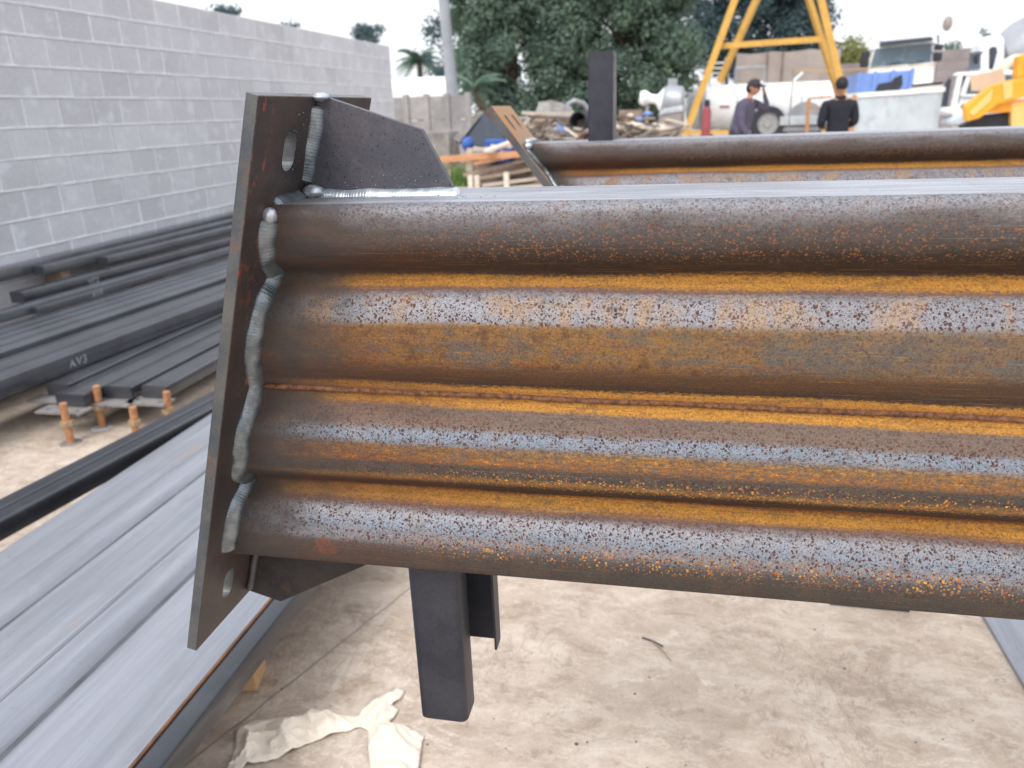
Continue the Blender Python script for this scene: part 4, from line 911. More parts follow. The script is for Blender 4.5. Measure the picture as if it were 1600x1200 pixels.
# scrap right of the post stub
junk('brown_tray', 'flat brown wooden tray in the scrap right of the post stub', 'tray', MAT['junkbrown'], [(966, 182, 0), (968, 172, .2), (1005, 171, .2), (1004, 184, 0)], 18.5, .1)
for i, (px, py, r_, m, nm, lb) in enumerate(((1012, 178, .08, 'blue', 'plastic_bottle', 'larger light blue plastic piece right of the brown tray'), (999, 186, .07, 'blue', 'plastic_bottle', 'smaller light blue plastic piece below the tray'),
                                       (985, 180, .06, 'cream', 'cream_ball', 'small round cream scrap beside the tray'), (980, 199, .22, 'cream', 'cream_sack', 'crumpled cream sack in front of the tray'), (994, 202, .2, 'cream', 'cream_sack', 'second crumpled cream sack, right of the first'),
                                       (1030, 204, .22, 'cream', 'cream_sack', 'flat cream sack below the grey steel box'))):
    p = at(px, py, 18.0); o = MB().blob((0, 0, 0), r_*1.3, r_, r_*.6, 14, 10, .5, 2.5, i).build(nm, MAT[m], smooth=True, angle=180); o.location = p; tag(o, lb, 'scrap', 'loose scrap by the post stub')
gbx = empty('steel_bin', (at(1048, 200, 20).x, 20, 0), 0, 'taupe steel bin with pale slanted lid left of the gantry leg', 'steel bin')
x0 = at(1029, 190, 20).x-gbx.location.x; x1 = at(1066, 190, 20).x-gbx.location.x; za, zb, zc_ = at(1030, 174, 20).z, at(1064, 163, 20).z, at(1040, 203, 20).z
MB().prism([(x0+.06, zc_), (x1-.04, zc_+.01), (x1, za-.02), (x0, za-.1)], 'y', -.3, .5).build('bin_body', MAT['taupe'], gbx, bevel=.02)
MB().prism([(x0-.02, za-.095), (x1+.02, za-.015), (x1, za+.12), (x0+.1, za+.05)], 'y', -.32, .55).build('lid', MAT['palegrey'], gbx, bevel=.02)
for sx in (x0+.1, x1-.1): boxobj('leg', MAT['taupe'], gbx, sx-.03, sx+.03, 0, .1, 0, zc_)
hop = empty('old_mixer_drum', (at(1040, 150, 23).x, 23, 0), 0, 'white and grey cone shaped drum above the steel bin', 'drum')
a = at(1000, 152, 23)-hop.location; bq = at(1034, 150, 23)-hop.location; cq = at(1063, 160, 23)-hop.location
dv = (cq-a).normalized()
MB().lathe([(0, .16), (.12, .2), (.3, .12), (.45, .12), (.62, .34)], a, dv, 24).build('neck', MAT['white'], hop, smooth=True)
MB().lathe([(.621, .34), (.72, .42), (1.1, .42), (1.22, .25)], a, dv, 24).build('drum_body', MAT['silver'], hop, smooth=True)
for sx in (.2, .9): boxobj('stand_leg', MAT['taupe'], hop, a.x+sx-.04, a.x+sx+.04, -.05, .05, 0, a.z-.1)
boxobj('chimney', MAT['silver'], hop, cq.x-.35, cq.x-.1, -.1, .1, cq.z+.3, cq.z+.62)

# ================================================================== yellow gantry
Yg = 27.0
gt = empty('gantry_frame', (at(1190, 200, Yg).x, Yg, 0), 0, 'tall yellow steel A frame gantry with a crossbar', 'gantry')
L_ = gt.location
def gbar(name, a, b, w_, d0=0, d1=0):
    p, q = at(a[0], a[1], Yg+d0)-L_, at(b[0], b[1], Yg+d1)-L_; q0 = p + (q-p)*1.0
    return MB().bar(p, q0, w_, w_).build(name, MAT['yellow'], gt)
def extend(a, b, y): k = (y-a[1])/(b[1]-a[1]); return (a[0]+(b[0]-a[0])*k, y)
f1a, f1b = (1148, 0), (1074, 202); f2a, f2b = (1182, 0), (1128, 120); r1a, r1b = (1264, 0), (1302, 122); r2a, r2b = (1283, 0), (1312, 126)
gbar('leg', extend(f1a, f1b, -190), extend(f1a, f1b, 206), .21)
gbar('leg', extend(f2a, f2b, -100), extend(f2a, f2b, 128), .19, 2.2, 3.2)
gbar('leg', extend(r1a, r1b, -100), extend(r1a, r1b, 150), .17, 2.2, 3.2)
gbar('leg', extend(r2a, r2b, -190), extend(r2a, r2b, 210), .20)
gbar('crossbar', (1126, 72), (1286, 61), .17, .16, .16)
pf = at(1075, 204, Yg)-L_; boxobj('foot_plate', MAT['yellow'], gt, pf.x-.9, pf.x+1.9, -.3, .3, pf.z-.12, pf.z-.02)
for sx in (-.6, .6, 1.6): MB().cyl((pf.x+sx, -.12, .27), (pf.x+sx, .12, .27), .27, None, 20).build('wheel', MAT['black'], gt, smooth=True)
pr = at(1330, 214, Yg)-L_; boxobj('foot_plate', MAT['yellow'], gt, pr.x-.9, pr.x+.9, -.3, .3, .52, .64)
for sx in (-.6, .6): MB().cyl((pr.x+sx, -.12, .26), (pr.x+sx, .12, .26), .26, None, 20).build('wheel', MAT['black'], gt, smooth=True)

# ================================================================== tanker trailer
Yk = 33.0
tk = empty('tanker_trailer', (at(1220, 200, Yk).x, Yk, 0), 0, 'long white tanker trailer behind the two men', 'tanker trailer')
L_ = tk.location; xl = at(1070, 180, Yk).x-L_.x; xr = at(1400, 180, Yk).x-L_.x; zt_ = at(1160, 131, Yk).z; zb_ = at(1130, 202, Yk).z; rt = (zt_-zb_)/2; zm = (zt_+zb_)/2
MB().lathe([(0, .02), (.05, rt*.5), (.16, rt*.82), (.34, rt*.97), (.5, rt), (xr-xl-.5, rt), (xr-xl-.2, rt*.9), (xr-xl, .02)], (xl, 0, zm), (1, 0, 0), 40).build('tank_shell', MAT['white'], tk, smooth=True)
for px in (1100, 1148, 1246, 1330): x = at(px, 180, Yk).x-L_.x; MB().lathe([(-.03, rt+.004), (-.03, rt+.02), (.03, rt+.02), (.03, rt+.004)], (x, 0, zm), (1, 0, 0), 40, False).build('band', MAT['palegrey'], tk, smooth=True)
gx = xl+.15
MB().tube([(gx-.25, -rt*1.0, zm-.8), (gx-.25, -rt*1.02, zt_-.3), (gx-.1, -rt*.9, zt_+.05), (gx+.3, -rt*.9, zt_+.1), (gx+.48, -rt*1.0, zt_-.25), (gx+.5, -rt*1.02, zm-.8)], .09, 10).build('guard_hoop', MAT['silver'], tk, smooth=True)
rx = at(1130, 176, Yk).x-L_.x; boxobj('red_reflector', MAT['red'], tk, rx-.18, rx+.18, -rt-.03, -rt-.005, zm-.02, zm+.05)
def wheel(par, x, y, z, r, w_, n=28):
    wv = MB().lathe([(-w_/2, r*.62), (-w_/2, r*.93), (-w_*.3, r), (w_*.3, r), (w_/2, r*.93), (w_/2, r*.62)], (x, y, z), (0, 1, 0), n, False).build('wheel', MAT['tyre'], par, smooth=True)
    MB().lathe([(-w_*.36, .03), (-w_*.38, r*.2), (-w_*.22, r*.24), (-w_*.25, r*.5), (-w_*.45, r*.6), (w_*.45, r*.6), (w_*.4, .03)], (x, y, z), (0, 1, 0), n).build('rim', MAT['rim'], wv, smooth=True)
    return wv
wx = at(1200, 188, Yk-1).x-L_.x
wheel(tk, wx, -rt-.1, .64, .64, .34); wheel(tk, wx+1.45, -rt+.25, .62, .62, .34)
fx = at(1255, 160, Yk).x-L_.x
MB().lathe([(-.17, .55), (-.17, .66), (.17, .66), (.17, .55)], (fx, -rt+.12, .72), (0, 1, 0), 28).build('fender', MAT['silver'], tk, smooth=True)
bx0, bx1 = at(1218, 185, Yk-1).x-L_.x, at(1300, 185, Yk-1).x-L_.x
boxobj('side_box', MAT['palegrey'], tk, bx0, bx1, -rt-.35, -rt+.3, at(1260, 195, Yk-1).z, at(1260, 181, Yk-1).z, .02)
boxobj('side_box', MAT['silver'], tk, bx0, bx1, -rt-.25, -rt+.3, .35, at(1260, 197, Yk-1).z, .02)
hx0, hx1 = at(1150, 110, Yk).x-L_.x, at(1195, 110, Yk).x-L_.x; hz0, hz1 = at(1170, 125, Yk).z, at(1170, 106, Yk).z
MB().tube([(hx0, 0, zt_-.1), (hx0, 0, hz1), (hx1, 0, hz1), (hx1, 0, zt_-.1)], .07, 8).build('handrail', MAT['silver'], tk, smooth=True)
lx = at(1120, 120, Yk).x-L_.x
for k in range(5): boxobj('ladder_rung', MAT['white'], tk, lx-.25, lx+.25, -.3, -.24, zt_+.02+.18*k, zt_+.08+.18*k)
for sx in (-.27, .27): boxobj('ladder_rail', MAT['palegrey'], tk, lx+sx-.03, lx+sx+.03, -.3, -.24, zt_-.15, zt_+.95)
pA, pB = at(1235, 131, Yk)-L_, at(1254, 113, Yk)-L_; MB().bar(pA, pB, .14, .08).build('raised_bar', MAT['white'], tk)
for sx in (xr-.7, xl+1.0): boxobj('landing_leg', MAT['silver'], tk, sx-.08, sx+.08, -.4, .4, 0, zb_+.1)
cl_ = empty('gas_cylinder', (at(1103, 200, 24).x, 24, 0), 0, 'faded red gas cylinder with black valve in front of the white tanker', 'gas cylinder')
z0, z1, z2 = at(1103, 204, 24).z, at(1103, 168, 24).z, at(1103, 157, 24).z; r_ = .125
MB().lathe([(0, .12), (0, r_), (z1-.08-.02, r_), (z1-.02, r_*.8), (z1+.05, .06)], (0, 0, .0), (0, 0, 1), 20).build('cylinder_body', MAT['red'], cl_, smooth=True)
MB().lathe([(0, .075), (.06, .085), (z2-z1, .07)], (0, 0, z1+.02), (0, 0, 1), 14).build('valve_cap', MAT['black'], cl_, smooth=True)

# tan canvas trailer behind
cv = empty('canvas_trailer', (0, 0, 0), 0, 'tan canvas sided trailer behind the white tanker', 'trailer'); Yc = 36.0
x0, x1 = at(1150, 100, Yc).x, at(1312, 100, Yc).x; z0, z1, z2 = .9, at(1156, 83, Yc).z, at(1285, 75, Yc).z
n = 40; V = []
for i in range(n+1):
    u = i/n; x = x0+(x1-x0)*u; zt2 = z1+(z2-z1)*u - .06*abs(math.sin(u*9))
    for k, zz in enumerate((z0, z0+(zt2-z0)*.33, z0+(zt2-z0)*.66, zt2)):
        V.append((x, Yc+.10*mnoise.noise(Vector((x*1.2, zz*.5, 0)))+.02*math.sin(u*40), zz))
    V.append((x, Yc+2.4, zt2+.05))
MB().add(V, [(i*5+k, (i+1)*5+k, (i+1)*5+k+1, i*5+k+1) for i in range(n) for k in range(4)]).build('canvas_cover', MAT['canvas'], cv, smooth=True, angle=60)
boxobj('chassis', MAT['black'], cv, x0, x1, Yc, Yc+2.4, .7, .88)
for sx in (x0+.8, x1-.8, x1-2.0): wheel(cv, sx, Yc+.2, .5, .5, .3)
for px in (1198, 1222): x = at(px, 90, Yc).x; MB().tube([(x, Yc-.12, z0), (x+.02, Yc-.12, z1)], .03, 6).build('strap', MAT['junkbrown'], cv)

# steel rail frame in front of the tanker
rf = empty('rail_frame', (0, 0, 0), 0, 'thin rusty brown rail frame left of the man seen from behind', 'rail')
for a, b, w_ in (((1264, 154), (1262, 215), .05), ((1264, 154), (1300, 151), .03), ((1262, 169), (1298, 167), .025)):
    pa, pb_ = at(*a, 13.5), at(*b, 13.5)
    MB().bar(pa, pb_ if b[1] < 200 else Vector((pb_.x, pb_.y, 0)), w_, w_, (0, 1, 0)).build('rail', MAT['rustrod'], rf)
pb_ = at(1336, 148, 13.5); boxobj('rail', MAT['orangewood'], rf, pb_.x-.03, pb_.x+.03, 13.47, 13.53, 0, pb_.z)

# ================================================================== right: box tank, bin, truck, van, machine, mixer
bt = empty('box_tank', (0, 0, 0), 0, 'big pale white box tank with rounded corner right of the man', 'tank'); Yb = 17.0
x0, x1 = at(1339, 180, Yb).x, at(1473, 180, Yb).x; zl, zr = at(1345, 146, Yb).z, at(1472, 137, Yb).z
pl_ = rrect(x0, x1, Yb, Yb+1.4, .22, 6)
b = MB(); k = len(pl_); b.add([(x, y, 0.0) for x, y in pl_]+[(x, y, zl+(zr-zl)*(x-x0)/(x1-x0)) for x, y in pl_], [(i, (i+1) % k, k+(i+1) % k, k+i) for i in range(k)]+[tuple(range(k, 2*k))]); b.build('tank_wall', MAT['palegrey'], bt, smooth=True, angle=50)
pl2 = rrect(x0-.03, x1+.03, Yb-.03, Yb+1.43, .24, 6); b = MB(); k = len(pl2)
b.add([(x, y, zl-.07+(zr-zl)*(x-x0)/(x1-x0)) for x, y in pl2]+[(x, y, zl+.01+(zr-zl)*(x-x0)/(x1-x0)) for x, y in pl2], [(i, (i+1) % k, k+(i+1) % k, k+i) for i in range(k)]+[tuple(range(k, 2*k)), tuple(range(k-1, -1, -1))]); b.build('rim', MAT['white'], bt, smooth=True, angle=50)
p = at(1392, 140, Yb+.5); q = p.z
bg_ = MB(); bg_.add([at(*c, Yb+.5) for c in ((1369, 143), (1374, 133), (1394, 130), (1398, 124), (1407, 120), (1408, 132), (1403, 140))]+[at(*c, Yb+.8) for c in ((1369, 143), (1374, 133), (1394, 130), (1398, 124), (1407, 120), (1408, 132), (1403, 140))],
    [tuple(range(7)), tuple(range(13, 6, -1))]+[(i, (i+1) % 7, 7+(i+1) % 7, 7+i) for i in range(7)])
tag(bg_.build('black_bag', MAT['black'], bevel=.03), 'crumpled black bag lying on the box tank', 'bag')
for i, (a, b_, m, lb) in enumerate((((1426, 139), (1468, 135), 'palewood', 'pale board lying on the box tank'), ((1430, 134), (1467, 130), 'black', 'dark flat tray on top of the pale board'))):
    o = MB().bar(at(*a, Yb+.3), at(*b_, Yb+.3), .5, .05).build('flat_board', MAT[m]); tag(o, lb, 'board', 'boards on the box tank')
bb = empty('blue_bin', (0, 0, 0), 0, 'light blue plastic crate bin behind the box tank', 'bin'); Yu = 19.5
x0, x1 = at(1340, 125, Yu).x, at(1427, 125, Yu).x; zl, zr, z0 = at(1342, 116, Yu).z, at(1424, 109, Yu).z, .9
zz = lambda x: zl+(zr-zl)*(x-x0)/(x1-x0)
b = MB()
for (xa_, xb_, ya, yb_) in ((x0, x1, Yu, Yu+.05), (x0, x1, Yu+1.1, Yu+1.15), (x0, x0+.05, Yu+.05, Yu+1.1), (x1-.05, x1, Yu+.05, Yu+1.1)):
    b.add([(xa_, ya, z0), (xb_, ya, z0), (xb_, yb_, z0), (xa_, yb_, z0), (xa_, ya, zz(xa_)), (xb_, ya, zz(xb_)), (xb_, yb_, zz(xb_)), (xa_, yb_, zz(xa_))], [(3, 2, 1, 0), (4, 5, 6, 7), (0, 1, 5, 4), (1, 2, 6, 5), (2, 3, 7, 6), (3, 0, 4, 7)])
b.build('bin_wall', MAT['blue'], bb)
for px in (1342, 1366, 1394, 1424): x = at(px, 125, Yu).x; boxobj('rib', MAT['blue'], bb, x-.035, x+.035, Yu-.05, Yu-.001, z0, zz(x)+.03)
boxobj('stand', MAT['conc'], bb, x0+.05, x1-.05, Yu+.05, Yu+1.1, 0, .9)

tr_ = empty('truck', (at(1408, 200, 27).x, 27, 0), 0, 'white truck facing the camera with dark sun visor over its windscreen', 'truck')
tr_.rotation_euler = (0, 0, R(-13)); L_ = tr_.location; X = lambda px: at(px, 100, 27).x-L_.x; Z = lambda py: at(1408, py, 27).z
c_l, c_r = X(1358), X(1460)
MB().prism([(c_l, .55), (c_r, .55), (c_r, Z(104)), (c_r-.08, Z(64)), (c_l+.08, Z(68)), (c_l, Z(106))], 'y', 0, 1.9).build('cab', MAT['white'], tr_, bevel=.05, seg=2)
ws = MB().prism([(X(1362), Z(103)), (X(1453), Z(99)), (X(1450), Z(70)), (X(1366), Z(74))], 'y', -.03, -.004).build('windscreen', MAT['glass'], tr_, bevel=.01)
for px in (1385, 1420): MB().bar((X(px), -.05, Z(101)), (X(px+22), -.05, Z(97)), .03, .02).build('wiper', MAT['black'], tr_)
MB().prism([(X(1371), Z(72)), (X(1452), Z(67)), (X(1449), Z(61)), (X(1374), Z(64))], 'y', -.45, -.03).build('sun_visor', MAT['darkglass'], tr_, bevel=.03)
boxobj('grille', MAT['black'], tr_, X(1378), X(1440), -.04, -.004, .95, 1.35)
boxobj('bumper', MAT['palegrey'], tr_, c_l-.02, c_r+.02, -.18, -.005, .45, .85, .03)
for px in (1368, 1450): MB().lathe([(0, .13), (.05, .12)], (X(px), -.19, .68), (0, -1, 0), 16).build('headlight', MAT['glass'], tr_, smooth=True)
for px, z0_, z1_ in ((1352, 78, 103), (1461, 86, 99), (1461, 73, 82)):
    sg = -1 if px < 1400 else 1; x = X(px)+(sg*.0); boxobj('mirror', MAT['black'], tr_, x-.12, x+.12, -.3, -.1, Z(z1_), Z(z0_), .03)
    MB().bar((x, -.2, Z(z0_)), (x-sg*.25, .1, Z(z0_)+.05), .03, .03).build('mirror_arm', MAT['black'], tr_)
for sx in (c_l+.25, c_r-.25): wheel(tr_, sx, .9, .5, .5, .3).rotation_euler = (0, 0, 0)
MB().tube([(X(1460), 0, Z(70)), (X(1458), 0, Z(58))], .03, 6).build('aerial', MAT['black'], tr_)
boxobj('load_body', MAT['palegrey'], tr_, c_l+.05, c_r-.05, 2.1, 5.0, .9, Z(112))
rp = empty('tow_rope', (0, 0, 0), 0, 'thin yellow rope stretched across in front of the truck', 'rope')
MB().tube([at(1240, 110, 20), at(1300, 110.5, 20), at(1360, 107, 20), at(1420, 104, 20), at(1464, 101, 20)], .011, 6).build('rope', MAT['yellow'], rp)
for px, py in ((1240, 110), (1464, 101)): p = at(px, py, 20); MB().cyl((p.x, p.y, 0), (p.x, p.y, p.z+.03), .016).build('stake', MAT['junkgrey'], rp)

# lamp post
lp = empty('lamp_post', (at(1457, 200, 55).x, 55, 0), 0, 'far street lamp head on a thin pole above the truck', 'street lamp'); z_ = at(1457, 38, 55).z
MB().tube([(.6, 0, 0), (.6, 0, z_+.3), (.45, 0, z_+.45), (.1, 0, z_+.3)], .03, 8).build('pole', MAT['palegrey'], lp)
MB().blob((0, 0, z_), .28, .3, .42, 12, 8).build('lamp_head', MAT['taupe'], lp, smooth=True)

# brown grey wall of far building
fw = empty('far_wall', (0, 0, 0), 0, 'brown grey block wall between the truck and the mixer truck', 'wall'); tag(fw, kind='thing'); Yf = 42
x0, x1 = at(1440, 90, Yf).x, at(1548, 90, Yf).x; zl, zr = at(1466, 79, Yf).z, at(1530, 72, Yf).z
b = MB(); b.add([(x0, Yf, 0), (x1, Yf, 0), (x1, Yf, zr), (x0, Yf, zl-.05), (x0, Yf+.2, 0), (x1, Yf+.2, 0), (x1, Yf+.2, zr), (x0, Yf+.2, zl-.05)], [(0, 1, 2, 3), (7, 6, 5, 4), (3, 2, 6, 7), (0, 3, 7, 4), (2, 1, 5, 6)]); b.build('wall_face', MAT['brickgrey'], fw)
for k in range(1, 9): z_ = zl*k/9; boxobj('course_line', MAT['conc'], fw, x0, x1, Yf-.02, Yf-.001, z_-.02, z_+.02)
x0, x1 = at(1305, 90, 44).x, at(1365, 90, 44).x
o = boxobj('low_brown_wall', MAT['brickgrey'], None, x0, x1, 44, 44.2, 0, at(1330, 99, 44).z); tag(o, 'low brown wall under the yellowish tree', 'wall', kind='thing')

# crashed white van
vn = empty('white_van', (0, 0, 0), 0, 'battered white van without its door beside the yellow machine', 'van'); Yv = 21.0
P = lambda px, py, d=0: at(px, py, Yv+d)
def panel(name, m, pts, y0, y1, bev=.02):
    a = [at(px, py, Yv) for px, py in pts]; return MB().prism([(q.x, q.z) for q in a], 'y', Yv+y0, Yv+y1).build(name, m, vn, bevel=bev)
panel('pillar', MAT['white'], [(1486, 195), (1488, 160), (1498, 116), (1506, 114), (1497, 160), (1495, 195)], 0, .12)
panel('door_opening', MAT['black'], [(1494, 190), (1498, 160), (1504, 120), (1512, 118), (1503, 160), (1500, 190)], .06, .3)
panel('roof', MAT['white'], [(1494, 118), (1500, 113), (1560, 110), (1600, 110), (1600, 116), (1510, 119)], -.02, .35)
panel('side_panel', MAT['white'], [(1496, 192), (1497, 168), (1503, 148), (1600, 144), (1600, 200), (1500, 200)], 0, .6)
panel('rear_pillar', MAT['white'], [(1500, 150), (1511, 119), (1518, 119), (1508, 150)], .0, .1)
panel('side_window', MAT['glass'], [(1512, 147), (1518, 122), (1598, 118), (1598, 144)], .05, .09)
panel('trim_line', MAT['silver'], [(1502, 154), (1502, 151), (1560, 149), (1560, 152)], -.03, -.002, .004)
panel('headlight', MAT['black'], [(1500, 168), (1504, 162), (1512, 163), (1508, 172)], -.03, -.002, .01)
panel('bumper', MAT['palegrey'], [(1472, 196), (1476, 185), (1498, 178), (1510, 176), (1506, 194), (1496, 197)], -.35, .3, .05)
panel('folded_bonnet', MAT['white'], [(1471, 178), (1474, 168), (1484, 167), (1488, 176), (1482, 181)], -.2, .5, .05)
panel('dark_interior', MAT['darkglass'], [(1474, 170), (1476, 140), (1488, 122), (1494, 122), (1486, 170)], .3, .34)
for px in (1515, 1590): q = at(px, 200, Yv); wheel(vn, q.x, Yv+.1, .34, .34, .2)
cbx = empty('cardboard_panel', (0, 0, 0), 0, 'tan cardboard sheet leaning on the white van', 'cardboard'); a = [at(px, py, 20.5) for px, py in ((1518, 142), (1516, 119), (1568, 107), (1572, 130), (1546, 143))]
MB().prism([(q.x, q.z) for q in a], 'y', 20.5, 20.53).build('sheet', MAT['card'], cbx)

# amber machine
ym = empty('loader_machine', (0, 0, 0), 0, 'amber yellow loader arm and body at the right edge', 'machine'); Ym = 14.0
def mpanel(name, m, pts, y0, y1, bev=.012):
    a = [at(px, py, Ym) for px, py in pts]; return MB().prism([(q.x, q.z) for q in a], 'y', Ym+y0, Ym+y1).build(name, m, ym, bevel=bev)
arm = [(1508, 167), (1552, 133), (1600, 121), (1660, 112), (1660, 142), (1600, 152), (1560, 163), (1530, 185), (1510, 190)]
mpanel('arm', MAT['orangeyel'], arm, 0, .08)
mpanel('arm', MAT['orangeyel'], [(x+14, y-1) for x, y in arm], .5, .58)
mpanel('patch_plate', MAT['orangeyel_pale'], [(1566, 131), (1582, 127), (1582, 152), (1568, 157)], -.02, -.002)
mpanel('patch_plate', MAT['orangeyel_pale'], [(1552, 137), (1548, 158), (1520, 182), (1514, 176)], -.02, -.002)
mpanel('cross_tube', MAT['orangeyel'], [(1545, 172), (1560, 164), (1586, 160), (1586, 175), (1548, 177)], .1, .48)
mpanel('body', MAT['orangeyel_pale'], [(1584, 157), (1640, 152), (1640, 230), (1584, 235)], .09, .45)
mpanel('cab_post', MAT['orangeyel'], [(1592, 122), (1596, 88), (1640, 70), (1640, 115)], .1, .3)
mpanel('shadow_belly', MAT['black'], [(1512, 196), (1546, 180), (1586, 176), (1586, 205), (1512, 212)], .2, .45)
q = at(1600, 220, Ym); wheel(ym, q.x, Ym+.3, .5, .5, .4); q = at(1535, 220, Ym); wheel(ym, q.x+.2, Ym+.6, .42, .42, .35)

# concrete mixer truck
mx_ = empty('mixer_truck', (0, 0, 0), 0, 'white mixer truck cab with grey drum at the far right', 'truck'); Yx = 27.5
def xpanel(name, m, pts, y0, y1, bev=.03):
    a = [at(px, py, Yx) for px, py in pts]; return MB().prism([(q.x, q.z) for q in a], 'y', Yx+y0, Yx+y1).build(name, m, mx_, bevel=bev)
xpanel('cab', MAT['white'], [(1530, 135), (1531, 92), (1534, 66), (1542, 57), (1562, 53), (1570, 60), (1570, 135)], 0, .9, .06)
xpanel('side_window', MAT['darkglass'], [(1545, 108), (1545, 76), (1549, 73), (1557, 73), (1558, 82), (1551, 108)], -.03, -.002, .01)
xpanel('door_mirror', MAT['black'], [(1516, 97), (1517, 87), (1522, 85), (1523, 97), (1520, 102)], -.4, -.2, .03)
xpanel('mirror_arm', MAT['black'], [(1522, 88), (1531, 80), (1531, 82), (1523, 90)], -.34, -.3, 0)
xpanel('windscreen_edge', MAT['glass'], [(1527, 108), (1530, 80), (1533, 80), (1532, 108)], .02, .8, 0)
c0 = at(1558, 100, Yx+.9); d0 = (at(1640, 70, Yx+.9)-c0).normalized()
MB().lathe([(0, .5), (.1, .75), (.6, 1.0), (1.4, 1.12), (2.4, 1.0), (3.4, .6), (3.5, .4)], c0, d0, 36).build('drum', MAT['silver'], mx_, smooth=True)
MB().lathe([(1.38, 1.125), (1.38, 1.16), (1.5, 1.16), (1.5, 1.125)], c0, d0, 36, False).build('drum_ring', MAT['palegrey'], mx_, smooth=True)
c1 = at(1575, 108, Yx-.4); MB().tube([at(1566, 112, Yx-.5), at(1572, 100, Yx-.5), at(1584, 94, Yx-.5), at(1602, 93, Yx-.5)], .16, 12).build('water_tank', MAT['cream'], mx_, smooth=True)
boxobj('chassis', MAT['black'], mx_, at(1536, 200, Yx).x, at(1536, 200, Yx).x+6, Yx+.3, Yx+2, .6, .95)
for dx_ in (.6, 3.6, 4.8): wheel(mx_, at(1536, 200, Yx).x+dx_, Yx+.2, .5, .5, .3)

# ================================================================== people
def person(label, loc, rz, J, Rad, edges, head_c, head_tilt, zone_m, extra):
    root = empty('person', loc, rz, label, 'person')
    names = list(J); me = bpy.data.meshes.new('body'); me.from_pydata([J[k] for k in names], [(names.index(a), names.index(b)) for a, b in edges], [])
    o = bpy.data.objects.new('body', me); COL.link(o)
    md = o.modifiers.new('skin', 'SKIN'); md.use_smooth_shade = True; md.branch_smoothing = .5
    if not me.skin_vertices: me.skin_vertices.new()
    for i, k in enumerate(names):
        sv = me.skin_vertices[0].data[i]; r = Rad[k]; sv.radius = r if isinstance(r, tuple) else (r, r); sv.use_root = (k == 'pelvis')
    ss = o.modifiers.new('sub', 'SUBSURF'); ss.levels = 2; ss.render_levels = 2
    dg = bpy.context.evaluated_depsgraph_get(); nm = bpy.data.meshes.new_from_object(o.evaluated_get(dg)); bpy.data.objects.remove(o)
    bm = bmesh.new(); bm.from_mesh(nm)
    # head: a skull with brow, nose, chin and ears, joined into the same mesh
    hb = MB(); n, m = 24, 18; vs = []; rot = Matrix.Rotation(head_tilt[1], 3, 'Z') @ Matrix.Rotation(head_tilt[0], 3, 'X')
    for j in range(m+1):
        th = math.pi*j/m
        for i in range(n):
            phi = 2*math.pi*i/n; u = Vector((math.sin(th)*math.cos(phi), math.sin(th)*math.sin(phi), math.cos(th)))
            q = Vector((u.x*.076, u.y*.098, u.z*.12)); front = max(0, -u.y)
            if u.z < 0: q.x *= 1+.28*u.z; q.y *= 1+.15*u.z
            q.y -= front**12*.028*max(0, 1-abs(u.z+.12)*3.2)          # nose
            q.y += front**4*.010*max(0, 1-abs(u.z-.12)*6)              # eye line
            q.y -= front**6*.008*max(0, 1-abs(u.z+.62)*5)              # chin
            q.x += (1 if u.x > 0 else -1)*.016*max(0, abs(u.x)-.93)*14*max(0, 1-abs(u.z)*3)   # ears
            vs.append(rot @ q + Vector(head_c))
    hb.add(vs, [(j*n+i, (j+1)*n+i, (j+1)*n+(i+1) % n, j*n+(i+1) % n) for j in range(m) for i in range(n)])
    tmp = bpy.data.meshes.new('t'); tmp.from_pydata(hb.v, [], hb.f); bm.from_mesh(tmp); bpy.data.meshes.remove(tmp)
    bmesh.ops.recalc_face_normals(bm, faces=bm.faces); bm.to_mesh(nm); bm.free()
    for mm in zone_m: nm.materials.append(mm)
    nm.name = 'body'; b = bpy.data.objects.new('body', nm); COL.link(b); b.parent = root
    wr = [Vector(J[k]) for k in J if k.startswith('wrist')]; hd = [Vector(J[k]) for k in J if k.startswith(('hand', 'finger', 'thumb'))]
    allj = [(k, Vector(v)) for k, v in J.items()]
    for p in nm.polygons:
        p.use_smooth = True; c = p.center
        k = min(allj, key=lambda kv: (kv[1]-c).length)[0]
        if (c-Vector(head_c)).length < .135 or k.startswith(('hand', 'finger', 'thumb', 'neck')): p.material_index = 1
        elif k.startswith(('hip', 'knee', 'ankle', 'toe')) or c.z < J['pelvis'][2]-.02: p.material_index = 2
        else: p.material_index = 0
        if k.startswith('toe') or c.z < .07: p.material_index = 3
    extra(root, rot, Vector(head_c)); return root
